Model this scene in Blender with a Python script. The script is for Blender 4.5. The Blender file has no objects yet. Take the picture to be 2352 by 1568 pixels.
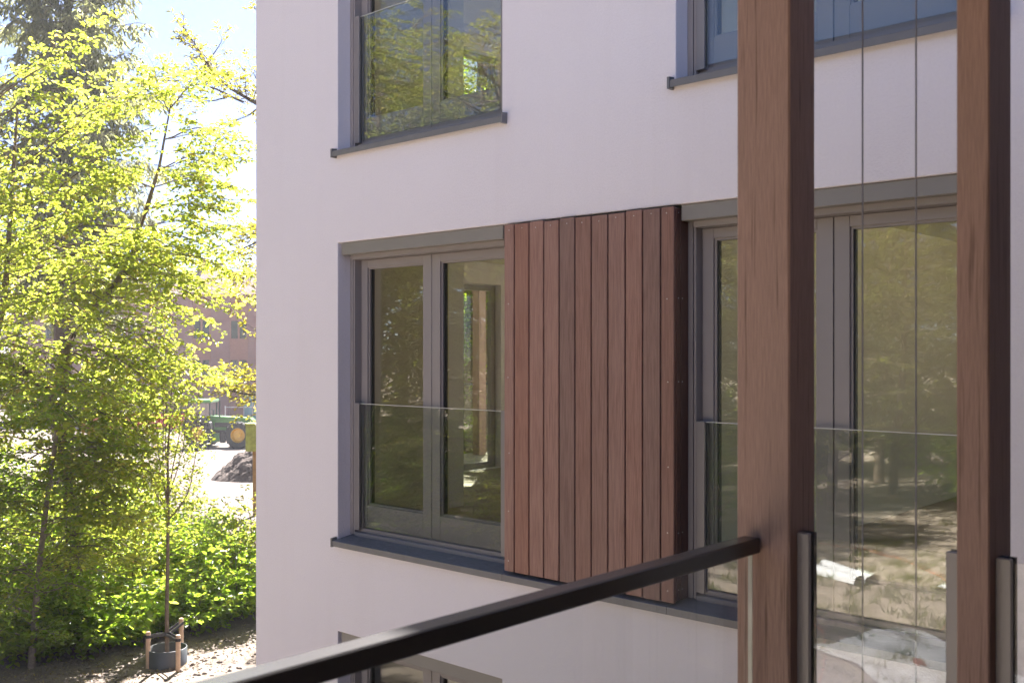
import bpy, bmesh, math, random
import numpy as np
from mathutils import Vector, Matrix

R = math.radians
rng = np.random.default_rng(7)
random.seed(7)
SC = bpy.context.scene
COL = SC.collection

# ------------------------------------------------------------------ camera
E = 4.6                                   # eye height above the ground
CAMY = -4.88                              # metres in front of the white facade
F = 2348.0                                # focal length in 2352-wide pixels
HEAD = R(42.13)
cam_d = bpy.data.cameras.new('camera'); cam = bpy.data.objects.new('camera', cam_d)
COL.objects.link(cam); SC.camera = cam
cam.location = (0, CAMY, E); cam.rotation_euler = (R(90), 0, HEAD)
cam_d.sensor_width = 36; cam_d.lens = 36 * F / 2352; cam_d.shift_y = 23 / 2352
cam_d.clip_start = 0.05; cam_d.clip_end = 2000
cam_d.dof.use_dof = True; cam_d.dof.focus_distance = 7.0; cam_d.dof.aperture_fstop = 6.3
FWD = np.array([-math.sin(HEAD), math.cos(HEAD), 0.0]); RGT = np.array([math.cos(HEAD), math.sin(HEAD), 0.0])
CAM = np.array([0, CAMY, E])

# ------------------------------------------------------------------ sky, sun, exposure
SUN_EL = R(50); SUN_DIR = FWD * math.cos(R(4)) + RGT * math.sin(R(4))       # horizontal direction towards the sun
W = bpy.data.worlds.new('World'); SC.world = W; W.use_nodes = True
nt = W.node_tree; nt.nodes.clear()
sky = nt.nodes.new('ShaderNodeTexSky'); sky.sky_type = 'NISHITA'; sky.sun_disc = False
sky.sun_elevation = SUN_EL; sky.sun_rotation = math.atan2(SUN_DIR[0], SUN_DIR[1])
sky.air_density = 0.32; sky.dust_density = 0.5; sky.ozone_density = 1.2; sky.altitude = 0
bg = nt.nodes.new('ShaderNodeBackground'); bg.inputs['Strength'].default_value = 0.05
ow = nt.nodes.new('ShaderNodeOutputWorld')
nt.links.new(sky.outputs[0], bg.inputs[0]); nt.links.new(bg.outputs[0], ow.inputs[0])
sd = bpy.data.lights.new('sun', 'SUN'); sun = bpy.data.objects.new('sun', sd); COL.objects.link(sun)
sd.energy = 5.0; sd.angle = R(0.53); sd.color = (1.0, 0.93, 0.82)
sv = Vector((SUN_DIR[0] * math.cos(SUN_EL), SUN_DIR[1] * math.cos(SUN_EL), math.sin(SUN_EL)))
sun.rotation_euler = (-sv).to_track_quat('-Z', 'Y').to_euler(); sun.location = (0, 0, 30)
vs = SC.view_settings; vs.view_transform = 'Standard'; vs.look = 'None'; vs.gamma = 1; vs.exposure = 2.95
vs.use_white_balance = True; vs.white_balance_temperature = 6150; vs.white_balance_tint = 14
vs.use_curve_mapping = False
SC.render.engine = 'CYCLES'
SC.cycles.max_bounces = 14; SC.cycles.diffuse_bounces = 9; SC.cycles.transmission_bounces = 12; SC.cycles.glossy_bounces = 6; SC.cycles.transparent_max_bounces = 24
SC.cycles.caustics_reflective = False; SC.cycles.caustics_refractive = False
SC.cycles.sample_clamp_indirect = 6

# ------------------------------------------------------------------ material helpers
MATS = {}
def newmat(name):
    m = bpy.data.materials.new(name); m.use_nodes = True; MATS[name] = m
    t = m.node_tree; t.nodes.clear()
    return m, t
def N(t, kind, **kw):
    n = t.nodes.new(kind)
    for k, v in kw.items():
        if k in n.inputs: n.inputs[k].default_value = v
        else: setattr(n, k, v)
    return n
def out(t, sock):
    o = t.nodes.new('ShaderNodeOutputMaterial'); t.links.new(sock, o.inputs['Surface'])
def ramp(t, src, stops):
    r = t.nodes.new('ShaderNodeValToRGB'); el = r.color_ramp.elements
    while len(el) < len(stops): el.new(0.5)
    for e, (p, c) in zip(el, stops): e.position = p; e.color = (*c, 1)
    t.links.new(src, r.inputs[0]); return r.outputs[0]
def coords(t, scale=(1, 1, 1), kind='Object'):
    tc = t.nodes.new('ShaderNodeTexCoord'); mp = t.nodes.new('ShaderNodeMapping')
    mp.inputs['Scale'].default_value = scale
    t.links.new(tc.outputs[kind], mp.inputs['Vector']); return mp.outputs[0]
def noise(t, vec, scale, detail=4, rough=0.55):
    n = N(t, 'ShaderNodeTexNoise'); n.inputs['Scale'].default_value = scale
    n.inputs['Detail'].default_value = detail; n.inputs['Roughness'].default_value = rough
    t.links.new(vec, n.inputs['Vector']); return n.outputs['Fac']
def mixc(t, fac, a, b, mode='MIX'):
    m = N(t, 'ShaderNodeMix', data_type='RGBA', blend_type=mode)
    for sock, v in ((m.inputs[0], fac), (m.inputs[6], a), (m.inputs[7], b)):
        if isinstance(v, (int, float)): sock.default_value = v
        elif isinstance(v, tuple): sock.default_value = (*v, 1)
        else: t.links.new(v, sock)
    return m.outputs[2]
def bump(t, h, strength, dist):
    b = N(t, 'ShaderNodeBump'); b.inputs['Strength'].default_value = strength; b.inputs['Distance'].default_value = dist
    t.links.new(h, b.inputs['Height']); return b.outputs[0]
def pbsdf(t, col, rough=0.5, metal=0.0, nrm=None, spec=0.5):
    p = N(t, 'ShaderNodeBsdfPrincipled')
    if isinstance(col, tuple): p.inputs['Base Color'].default_value = (*col, 1)
    else: t.links.new(col, p.inputs['Base Color'])
    if isinstance(rough, (int, float)): p.inputs['Roughness'].default_value = rough
    else: t.links.new(rough, p.inputs['Roughness'])
    p.inputs['Metallic'].default_value = metal; p.inputs['Specular IOR Level'].default_value = spec
    if nrm is not None: t.links.new(nrm, p.inputs['Normal'])
    return p.outputs[0]

def mat_plain(name, col, rough=0.5, metal=0.0, var=0.12, nscale=6.0, bmp=0.0, bscale=80, spec=0.5):
    m, t = newmat(name); v = coords(t)
    f = noise(t, v, nscale)
    a = tuple(c * (1 - var) for c in col); b = tuple(min(1, c * (1 + var)) for c in col)
    c = ramp(t, f, [(0.3, a), (0.7, b)])
    nr = bump(t, noise(t, v, bscale, 3), bmp, 0.01) if bmp else None
    out(t, pbsdf(t, c, rough, metal, nr, spec)); return m

def mat_stucco():
    m, t = newmat('stucco'); v = coords(t)
    big = noise(t, v, 0.6, 3); c = ramp(t, big, [(0.25, (0.76, 0.735, 0.775)), (0.75, (0.80, 0.775, 0.82))])
    grain = noise(t, v, 75, 3, 0.65)
    c = mixc(t, 1.0, c, ramp(t, grain, [(0.3, (0.955, 0.955, 0.955)), (0.65, (1, 1, 1))]), 'MULTIPLY')
    streak = noise(t, coords(t, (5.5, 5.5, 0.35)), 1.0, 5, 0.6)
    c = mixc(t, ramp(t, streak, [(0.52, (0, 0, 0)), (0.8, (0.22, 0.22, 0.22))]), c, (0.68, 0.64, 0.66))
    mid = noise(t, v, 9, 2)
    h = N(t, 'ShaderNodeMath', operation='MULTIPLY_ADD'); t.links.new(mid, h.inputs[0]); h.inputs[1].default_value = 0.8; t.links.new(grain, h.inputs[2])
    out(t, pbsdf(t, c, 0.92, 0, bump(t, h.outputs[0], 0.45, 0.006), 0.25))
mat_stucco()

def mat_wood(name, a, b, dark, grain=1.0, perobj=0.5, rough=0.6, crack=0.0):
    m, t = newmat(name)
    tc = t.nodes.new('ShaderNodeTexCoord'); oi = t.nodes.new('ShaderNodeObjectInfo')
    off = N(t, 'ShaderNodeVectorMath', operation='ADD'); sc = N(t, 'ShaderNodeVectorMath', operation='SCALE')
    cb = N(t, 'ShaderNodeCombineXYZ'); t.links.new(oi.outputs['Random'], cb.inputs[0]); t.links.new(oi.outputs['Random'], cb.inputs[2])
    t.links.new(cb.outputs[0], sc.inputs[0]); sc.inputs['Scale'].default_value = 37.0
    t.links.new(tc.outputs['Object'], off.inputs[0]); t.links.new(sc.outputs[0], off.inputs[1])
    mp = t.nodes.new('ShaderNodeMapping'); mp.inputs['Scale'].default_value = (1, 1, 0.045); t.links.new(off.outputs[0], mp.inputs[0])
    mp2 = t.nodes.new('ShaderNodeMapping'); mp2.inputs['Scale'].default_value = (1, 1, 0.25); t.links.new(off.outputs[0], mp2.inputs[0])
    g = noise(t, mp.outputs[0], 130 * grain, 5, 0.65); g2 = noise(t, mp2.outputs[0], 9, 4, 0.6)
    c1 = ramp(t, g, [(0.36, a), (0.64, b)])
    c2 = mixc(t, ramp(t, g2, [(0.35, (0, 0, 0)), (0.75, (1, 1, 1))]), c1, dark)
    c2 = mixc(t, 0.45, c1, c2)
    hs = N(t, 'ShaderNodeHueSaturation')
    mr = N(t, 'ShaderNodeMapRange'); t.links.new(oi.outputs['Random'], mr.inputs[0]); mr.inputs[3].default_value = 1 - 0.45 * perobj; mr.inputs[4].default_value = 1 + 0.45 * perobj
    t.links.new(mr.outputs[0], hs.inputs['Value']); t.links.new(c2, hs.inputs['Color'])
    mr2 = N(t, 'ShaderNodeMath', operation='PINGPONG'); ml = N(t, 'ShaderNodeMath', operation='MULTIPLY'); t.links.new(oi.outputs['Random'], ml.inputs[0]); ml.inputs[1].default_value = 7.3
    t.links.new(ml.outputs[0], mr2.inputs[0]); mr2.inputs[1].default_value = 1.0
    mr3 = N(t, 'ShaderNodeMapRange'); t.links.new(mr2.outputs[0], mr3.inputs[0]); mr3.inputs[3].default_value = 1 - 0.35 * perobj; mr3.inputs[4].default_value = 1 + 0.35 * perobj
    t.links.new(mr3.outputs[0], hs.inputs['Saturation'])
    col = hs.outputs[0]; hh = g
    if crack:
        mp3 = t.nodes.new('ShaderNodeMapping'); mp3.inputs['Scale'].default_value = (1, 1, 0.022); t.links.new(off.outputs[0], mp3.inputs[0])
        k = noise(t, mp3.outputs[0], 105, 2, 0.5)
        line = ramp(t, k, [(0.30, (0.16, 0.13, 0.12)), (0.36, (0.5, 0.46, 0.44)), (0.42, (1, 1, 1))])
        mp4 = t.nodes.new('ShaderNodeMapping'); mp4.inputs['Scale'].default_value = (1, 1, 0.25); t.links.new(off.outputs[0], mp4.inputs[0])
        msk = ramp(t, noise(t, mp4.outputs[0], 12, 3), [(0.35, (0, 0, 0)), (0.55, (1, 1, 1))])
        col = mixc(t, mixc(t, crack, (0, 0, 0), msk), col, mixc(t, 1.0, col, line, 'MULTIPLY'))
    out(t, pbsdf(t, col, rough, 0, bump(t, hh, 0.12, 0.004), 0.35))
    return m
mat_wood('plank_wood', (0.205, 0.108, 0.082), (0.32, 0.178, 0.138), (0.315, 0.2, 0.16), perobj=0.42)
mat_wood('plank_dark', (0.10, 0.045, 0.034), (0.16, 0.075, 0.055), (0.12, 0.06, 0.045), perobj=0.3)
mat_wood('post_wood', (0.25, 0.155, 0.12), (0.355, 0.226, 0.178), (0.24, 0.16, 0.128), grain=2.4, perobj=0.15, crack=0.65)
mat_wood('deck_wood', (0.30, 0.25, 0.20), (0.40, 0.34, 0.28), (0.3, 0.26, 0.22), perobj=0.3)
mat_plain('frame_grey', (0.275, 0.255, 0.255), 0.42, 0, 0.04, 3, 0.03, 160)
mat_plain('header_grey', (0.24, 0.228, 0.21), 0.4, 0, 0.05, 2)
mat_plain('dark_gasket', (0.02, 0.02, 0.021), 0.6)
mat_plain('profile_grey', (0.25, 0.235, 0.232), 0.35, 0.15, 0.05, 3)
mat_wood('light_block_wood', (0.045, 0.026, 0.02), (0.075, 0.045, 0.034), (0.05, 0.03, 0.024), perobj=0.3)  # near-black wood for the added light-blocking wing and balcony slab
mat_plain('rail_black', (0.016, 0.0145, 0.014), 0.26, 0, 0.15, 30, 0.03, 300, 0.8)
mat_plain('screw_steel', (0.75, 0.74, 0.72), 0.3, 0.7)
mat_plain('cable_steel', (0.24, 0.24, 0.27), 0.45, 0.5)
mat_plain('glass_edge', (0.55, 0.56, 0.52), 0.2)
mat_plain('room_wall', (0.66, 0.62, 0.52), 0.9, 0, 0.03)
mat_plain('room_dark', (0.05, 0.06, 0.045), 0.7)
mat_plain('room_floor', (0.30, 0.24, 0.18), 0.5, 0, 0.1)
mat_plain('roof_felt', (0.10, 0.10, 0.10), 0.9)
mat_plain('bark', (0.13, 0.095, 0.065), 0.9, 0, 0.35, 14, 0.6, 40)
mat_plain('bark_dark', (0.075, 0.055, 0.042), 0.9, 0, 0.35, 14, 0.6, 40)
mat_plain('bark_young', (0.20, 0.155, 0.115), 0.8, 0, 0.35, 30, 0.3, 60)
mat_plain('stake_wood', (0.50, 0.335, 0.215), 0.7, 0, 0.15, 12)
mat_plain('strap_black', (0.012, 0.012, 0.013), 0.5)
mat_plain('ring_grey', (0.055, 0.06, 0.066), 0.45, 0, 0.1, 4)
mat_plain('soil', (0.075, 0.055, 0.045), 0.95, 0, 0.4, 10, 0.8, 30)
mat_plain('white_plastic', (0.72, 0.72, 0.72), 0.4)
mat_plain('brick_red', (0.28, 0.09, 0.06), 0.85, 0, 0.2, 30)
mat_plain('cord_orange', (0.45, 0.12, 0.04), 0.6)
mat_plain('box_green', (0.27, 0.30, 0.07), 0.8, 0, 0.25, 9, 0.3, 40)
mat_plain('box_post', (0.25, 0.15, 0.06), 0.8, 0, 0.2, 9)

def mat_sill():
    m, t = newmat('sill_grey'); v = coords(t, (1, 3, 1))
    f = noise(t, v, 5, 6, 0.7); c = ramp(t, f, [(0.3, (0.150, 0.150, 0.156)), (0.62, (0.182, 0.182, 0.188)), (0.8, (0.26, 0.26, 0.265))])
    r = ramp(t, noise(t, v, 18, 4), [(0.3, (0.35,) * 3), (0.7, (0.55,) * 3)])
    out(t, pbsdf(t, c, r, 0.0))
mat_sill()

def mat_glass(name, r0, tint):
    """clear pane: Fresnel-weighted mirror over tinted see-through (Schlick, both faces alike)"""
    m, t = newmat(name)
    g = t.nodes.new('ShaderNodeNewGeometry')
    d = N(t, 'ShaderNodeVectorMath', operation='DOT_PRODUCT'); t.links.new(g.outputs['Normal'], d.inputs[0]); t.links.new(g.outputs['Incoming'], d.inputs[1])
    ab = N(t, 'ShaderNodeMath', operation='ABSOLUTE'); t.links.new(d.outputs['Value'], ab.inputs[0])
    om = N(t, 'ShaderNodeMath', operation='SUBTRACT'); om.inputs[0].default_value = 1; t.links.new(ab.outputs[0], om.inputs[1])
    pw = N(t, 'ShaderNodeMath', operation='POWER'); t.links.new(om.outputs[0], pw.inputs[0]); pw.inputs[1].default_value = 5
    ma = N(t, 'ShaderNodeMath', operation='MULTIPLY_ADD'); t.links.new(pw.outputs[0], ma.inputs[0]); ma.inputs[1].default_value = 1 - r0; ma.inputs[2].default_value = r0
    tr = N(t, 'ShaderNodeBsdfTransparent'); tr.inputs[0].default_value = (*tint, 1)
    gl = N(t, 'ShaderNodeBsdfGlossy'); gl.inputs['Roughness'].default_value = 0.0
    mx = N(t, 'ShaderNodeMixShader'); t.links.new(ma.outputs[0], mx.inputs[0]); t.links.new(tr.outputs[0], mx.inputs[1]); t.links.new(gl.outputs[0], mx.inputs[2])
    out(t, mx.outputs[0])
mat_glass('window_glass', 0.115, (0.86, 0.88, 0.78))
mat_glass('rail_glass', 0.045, (0.965, 0.975, 0.97))
mat_glass('juliet_glass', 0.10, (0.93, 0.95, 0.935))

def mat_leaf(name, refl, trans, mixf=0.55, rough=0.38, dark=0.6, spec=0.5):
    m, t = newmat(name)
    g = t.nodes.new('ShaderNodeNewGeometry')
    rnd = g.outputs['Random Per Island']
    c1 = ramp(t, rnd, [(0.0, tuple(x * dark for x in refl[0])), (0.5, refl[0]), (0.93, refl[1]), (1.0, refl[2])])
    c2 = ramp(t, rnd, [(0.0, tuple(x * dark for x in trans[0])), (0.5, trans[0]), (0.93, trans[1]), (1.0, trans[2])])
    p = pbsdf(t, c1, rough, 0, None, spec)
    tl = N(t, 'ShaderNodeBsdfTranslucent'); t.links.new(c2, tl.inputs[0])
    mx = N(t, 'ShaderNodeMixShader'); mx.inputs[0].default_value = mixf
    t.links.new(p, mx.inputs[1]); t.links.new(tl.outputs[0], mx.inputs[2]); out(t, mx.outputs[0])
mat_leaf('leaf_spring', [(0.09, 0.125, 0.016), (0.13, 0.14, 0.02), (0.17, 0.12, 0.05)], [(0.42, 0.51, 0.045), (0.54, 0.54, 0.06), (0.58, 0.42, 0.11)], 0.74, 0.3, 0.75)
mat_leaf('leaf_yellow', [(0.11, 0.115, 0.02), (0.14, 0.12, 0.025), (0.16, 0.10, 0.04)], [(0.44, 0.42, 0.025), (0.50, 0.42, 0.035), (0.5, 0.36, 0.08)], 0.62, 0.35)
mat_leaf('leaf_green', [(0.055, 0.10, 0.014), (0.085, 0.125, 0.016), (0.12, 0.13, 0.03)], [(0.35, 0.52, 0.035), (0.48, 0.57, 0.05), (0.56, 0.53, 0.07)], 0.72, 0.28, 0.7)
mat_leaf('leaf_wood', [(0.06, 0.085, 0.018), (0.085, 0.10, 0.02), (0.11, 0.10, 0.03)], [(0.24, 0.29, 0.035), (0.34, 0.33, 0.05), (0.38, 0.30, 0.07)], 0.6, 0.35, 0.6)
mat_leaf('leaf_far', [(0.11, 0.10, 0.03), (0.12, 0.10, 0.03), (0.12, 0.09, 0.03)], [(0.34, 0.29, 0.06), (0.36, 0.28, 0.06), (0.3, 0.24, 0.06)])
mat_leaf('needles', [(0.10, 0.115, 0.06), (0.12, 0.13, 0.065), (0.14, 0.13, 0.07)], [(0.36, 0.39, 0.16), (0.44, 0.45, 0.19), (0.48, 0.44, 0.21)], 0.62, 0.5)
mat_leaf('grass_blade', [(0.07, 0.10, 0.02), (0.11, 0.12, 0.03), (0.16, 0.13, 0.05)], [(0.26, 0.33, 0.04), (0.36, 0.36, 0.06), (0.4, 0.33, 0.1)])
mat_leaf('litter', [(0.20, 0.14, 0.06), (0.32, 0.26, 0.06), (0.14, 0.08, 0.04)], [(0.2, 0.15, 0.05), (0.3, 0.25, 0.06), (0.12, 0.07, 0.04)], 0.2)

def mat_ground():
    m, t = newmat('ground_sand'); v = coords(t)
    big = noise(t, v, 0.35, 4); mid = noise(t, v, 2.6, 6, 0.65); fine = noise(t, v, 26, 5, 0.7)
    c = ramp(t, mid, [(0.28, (0.125, 0.10, 0.085)), (0.5, (0.19, 0.157, 0.135)), (0.75, (0.235, 0.2, 0.175))])
    c = mixc(t, ramp(t, fine, [(0.36, (1, 1, 1)), (0.56, (0, 0, 0))]), c, (0.12, 0.097, 0.08))
    c = mixc(t, 0.55, c, ramp(t, mid, [(0.28, (0.135, 0.11, 0.092)), (0.7, (0.22, 0.187, 0.163))]))
    # paler soil in front of the facade, raised to bounce sunlight onto it
    sp = t.nodes.new('ShaderNodeSeparateXYZ'); tc = t.nodes.new('ShaderNodeTexCoord'); t.links.new(tc.outputs['Object'], sp.inputs[0])
    ad = N(t, 'ShaderNodeMath', operation='MULTIPLY_ADD'); t.links.new(big, ad.inputs[0]); ad.inputs[1].default_value = 5.0; t.links.new(sp.outputs['Y'], ad.inputs[2])
    mr = N(t, 'ShaderNodeMapRange'); t.links.new(ad.outputs[0], mr.inputs[0]); mr.inputs[1].default_value = -2; mr.inputs[2].default_value = -7
    c = mixc(t, mr.outputs[0], c, ramp(t, mid, [(0.3, (0.21, 0.165, 0.125)), (0.7, (0.36, 0.30, 0.235))]))
    h = N(t, 'ShaderNodeMath', operation='MULTIPLY_ADD'); t.links.new(mid, h.inputs[0]); h.inputs[1].default_value = 2.5; t.links.new(fine, h.inputs[2])
    out(t, pbsdf(t, c, 0.95, 0, bump(t, h.outputs[0], 0.55, 0.03), 0.2))
mat_ground()

def mat_ribbed():
    m, t = newmat('ribbed_cladding'); v = coords(t)
    w = N(t, 'ShaderNodeTexWave', wave_type='BANDS', bands_direction='X'); w.inputs['Scale'].default_value = 3.2; t.links.new(v, w.inputs['Vector'])
    c = ramp(t, noise(t, v, 0.9, 3), [(0.3, (0.21, 0.105, 0.088)), (0.7, (0.25, 0.13, 0.11))])
    out(t, pbsdf(t, c, 0.7, 0, bump(t, w.outputs['Fac'], 0.8, 0.03)))
mat_ribbed()
mat_plain('spandrel', (0.26, 0.115, 0.075), 0.6, 0, 0.08)
mat_plain('far_glass', (0.03, 0.042, 0.03), 0.1, 0, 0.5, 0.8, spec=0.25)
mat_plain('far_teal', (0.16, 0.36, 0.36), 0.15, 0, 0.3, 0.8)
mat_plain('roof_brown', (0.16, 0.10, 0.075), 0.85, 0, 0.2, 3, 0.5, 20)
mat_plain('tractor_green', (0.07, 0.24, 0.05), 0.35)
mat_plain('tractor_yellow', (0.62, 0.36, 0.015), 0.4)
mat_plain('tyre', (0.022, 0.021, 0.02), 0.85, 0, 0.3, 8)
mat_plain('machine_dark', (0.03, 0.03, 0.03), 0.5)
mat_plain('machine_red', (0.42, 0.035, 0.025), 0.45)
mat_plain('fence_steel', (0.40, 0.42, 0.42), 0.4, 0.6)

# ------------------------------------------------------------------ object helpers
def at(x, y, Z):
    """point seen at (x, y) of a 2352-wide picture, Z metres in front of the lens"""
    p = CAM + Z * (FWD + (x - 1176) / F * RGT); p[2] = E + Z * (807 - y) / F
    return p
def tag(o, label=None, cat=None, group=None, kind=None):
    if label: o['label'] = label
    if cat: o['category'] = cat
    if group: o['group'] = group
    if kind: o['kind'] = kind
    return o
def empty(name, loc=(0, 0, 0), rz=0.0, label=None, cat=None, group=None):
    o = bpy.data.objects.new(name, None); o.location = loc; o.rotation_euler = (0, 0, rz); o.empty_display_size = 0.2
    COL.objects.link(o); tag(o, label, cat, group); return o
def mesh_obj(name, me, parent=None, loc=(0, 0, 0)):
    o = bpy.data.objects.new(name, me); o.location = loc; COL.objects.link(o)
    if parent is not None: o.parent = parent
    return o
def PO(parent):
    """position of a parent within its thing's frame"""
    return Vector(parent.get('_o', (0, 0, 0))) if parent is not None else Vector((0, 0, 0))
def finish(name, bm, mats, parent=None, smooth=False):
    """bm holds coordinates in the frame of the thing (root); origin is moved to the base of the piece"""
    vs_ = [v.co for v in bm.verts]
    lo = Vector([min(v[i] for v in vs_) for i in range(3)]); hi = Vector([max(v[i] for v in vs_) for i in range(3)])
    o0 = Vector(((lo.x + hi.x) / 2, (lo.y + hi.y) / 2, lo.z))
    bmesh.ops.translate(bm, verts=bm.verts, vec=-o0)
    me = bpy.data.meshes.new(name); bm.to_mesh(me); bm.free()
    for mm in (mats if isinstance(mats, (list, tuple)) else [mats]): me.materials.append(MATS[mm])
    if smooth: me.shade_smooth()
    o = mesh_obj(name, me, parent, o0 - PO(parent)); o['_o'] = tuple(o0); return o
def bbox(bm, x0, x1, y0, y1, z0, z1, bev=0.0, mi=0):
    vs_ = [bm.verts.new((x, y, z)) for x in (x0, x1) for y in (y0, y1) for z in (z0, z1)]
    fs = [bm.faces.new([vs_[i] for i in f]) for f in ((0, 1, 3, 2), (4, 6, 7, 5), (0, 4, 5, 1), (2, 3, 7, 6), (0, 2, 6, 4), (1, 5, 7, 3))]
    for f in fs: f.material_index = mi
    if bev > 0:
        es = list({e for f in fs for e in f.edges})
        r = bmesh.ops.bevel(bm, geom=es, offset=bev, segments=1, affect='EDGES', profile=0.5)
        for f in r['faces']: f.material_index = mi
    return vs_
def box(name, x0, x1, y0, y1, z0, z1, m, parent=None, bev=0.0):
    bm = bmesh.new(); bbox(bm, x0, x1, y0, y1, z0, z1, bev); return finish(name, bm, m, parent)
def boxes(name, lst, m, parent=None, bev=0.0):
    bm = bmesh.new()
    for b in lst: bbox(bm, *b[:6], bev)
    return finish(name, bm, m, parent)
def prism(bm, poly, axis, a, b, mi=0):
    """extrude a polygon (list of 2-D points in the two other axes) along an axis from a to b"""
    def P(p, s): return {'x': (s, p[0], p[1]), 'y': (p[0], s, p[1]), 'z': (p[0], p[1], s)}[axis]
    A = [bm.verts.new(P(p, a)) for p in poly]; B = [bm.verts.new(P(p, b)) for p in poly]; n = len(poly)
    fs = [bm.faces.new(A), bm.faces.new(B[::-1])] + [bm.faces.new((A[i], B[i], B[(i + 1) % n], A[(i + 1) % n])) for i in range(n)]
    for f in fs: f.material_index = mi
    bmesh.ops.recalc_face_normals(bm, faces=fs)
def lathe(bm, prof, c=(0, 0, 0), axis='z', n=24, mi=0, cap=True):
    """revolve (radius, height) points round an axis through c"""
    rings = []
    for r, h in prof:
        ring = []
        for k in range(n):
            a = 2 * math.pi * k / n; u, v = r * math.cos(a), r * math.sin(a)
            p = {'z': (u, v, h), 'y': (u, h, v), 'x': (h, u, v)}[axis]
            ring.append(bm.verts.new((c[0] + p[0], c[1] + p[1], c[2] + p[2])))
        rings.append(ring)
    fs = []
    for A, B in zip(rings, rings[1:]):
        for k in range(n): fs.append(bm.faces.new((A[k], A[(k + 1) % n], B[(k + 1) % n], B[k])))
    if cap: fs += [bm.faces.new(rings[0][::-1]), bm.faces.new(rings[-1])]
    for f in fs: f.material_index = mi
    bmesh.ops.recalc_face_normals(bm, faces=fs)

# ------------------------------------------------------------------ ground
def ground_h(x, y):
    Zd = (x - CAM[0]) * FWD[0] + (y - CAM[1]) * FWD[1]
    s = np.clip((Zd - 18) / 42, 0, 1)
    h = -1.0 * s * s * (3 - 2 * s)
    n = (np.sin(x * 1.7 + 1.3 * np.sin(y * 1.1)) * np.sin(y * 1.9 + 0.7) * 0.022 + np.sin(x * 5.1 + y * 2.3 + 2 * np.sin(y * 3.3)) * 0.010
         + np.sin(x * 11.3 - y * 7.1 + 2 * np.sin(x * 4)) * 0.006)
    return h + n
def build_ground():
    def axis(fine0, fine1, step, lo, hi):
        a = list(np.arange(fine0, fine1, step)); s = step; p = fine0
        while p > lo: s *= 1.16; p -= s; a.insert(0, p)
        s = step; p = a[-1]
        while p < hi: s *= 1.16; p += s; a.append(p)
        return np.array(a)
    xs = axis(-19, -8, 0.09, -700, 700); ys = axis(-1, 7, 0.09, -700, 700)
    X, Y = np.meshgrid(xs, ys, indexing='ij'); Z = ground_h(X, Y)
    V = np.stack([X, Y, Z], -1).reshape(-1, 3); ny = len(ys)
    I = (np.arange(len(xs) - 1)[:, None] * ny + np.arange(ny - 1)[None]).ravel()
    Fq = np.stack([I, I + ny, I + ny + 1, I + 1], 1)
    o = mesh_obj('ground', fast_mesh('ground', V, Fq, 'ground_sand', True)); tag(o, 'bare pale sandy soil around the building', None, None, 'structure')
def fast_mesh(name, V, Fq, m, smooth=False):
    me = bpy.data.meshes.new(name); nf = len(Fq); k = Fq.shape[1]
    me.vertices.add(len(V)); me.vertices.foreach_set('co', np.ascontiguousarray(V, dtype=np.float32).ravel())
    me.loops.add(nf * k); me.loops.foreach_set('vertex_index', np.ascontiguousarray(Fq, dtype=np.int32).ravel())
    me.polygons.add(nf); me.polygons.foreach_set('loop_start', np.arange(0, nf * k, k, dtype=np.int32))
    me.materials.append(MATS[m]); me.update(calc_edges=True)
    if smooth: me.shade_smooth()
    return me
build_ground()

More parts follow.
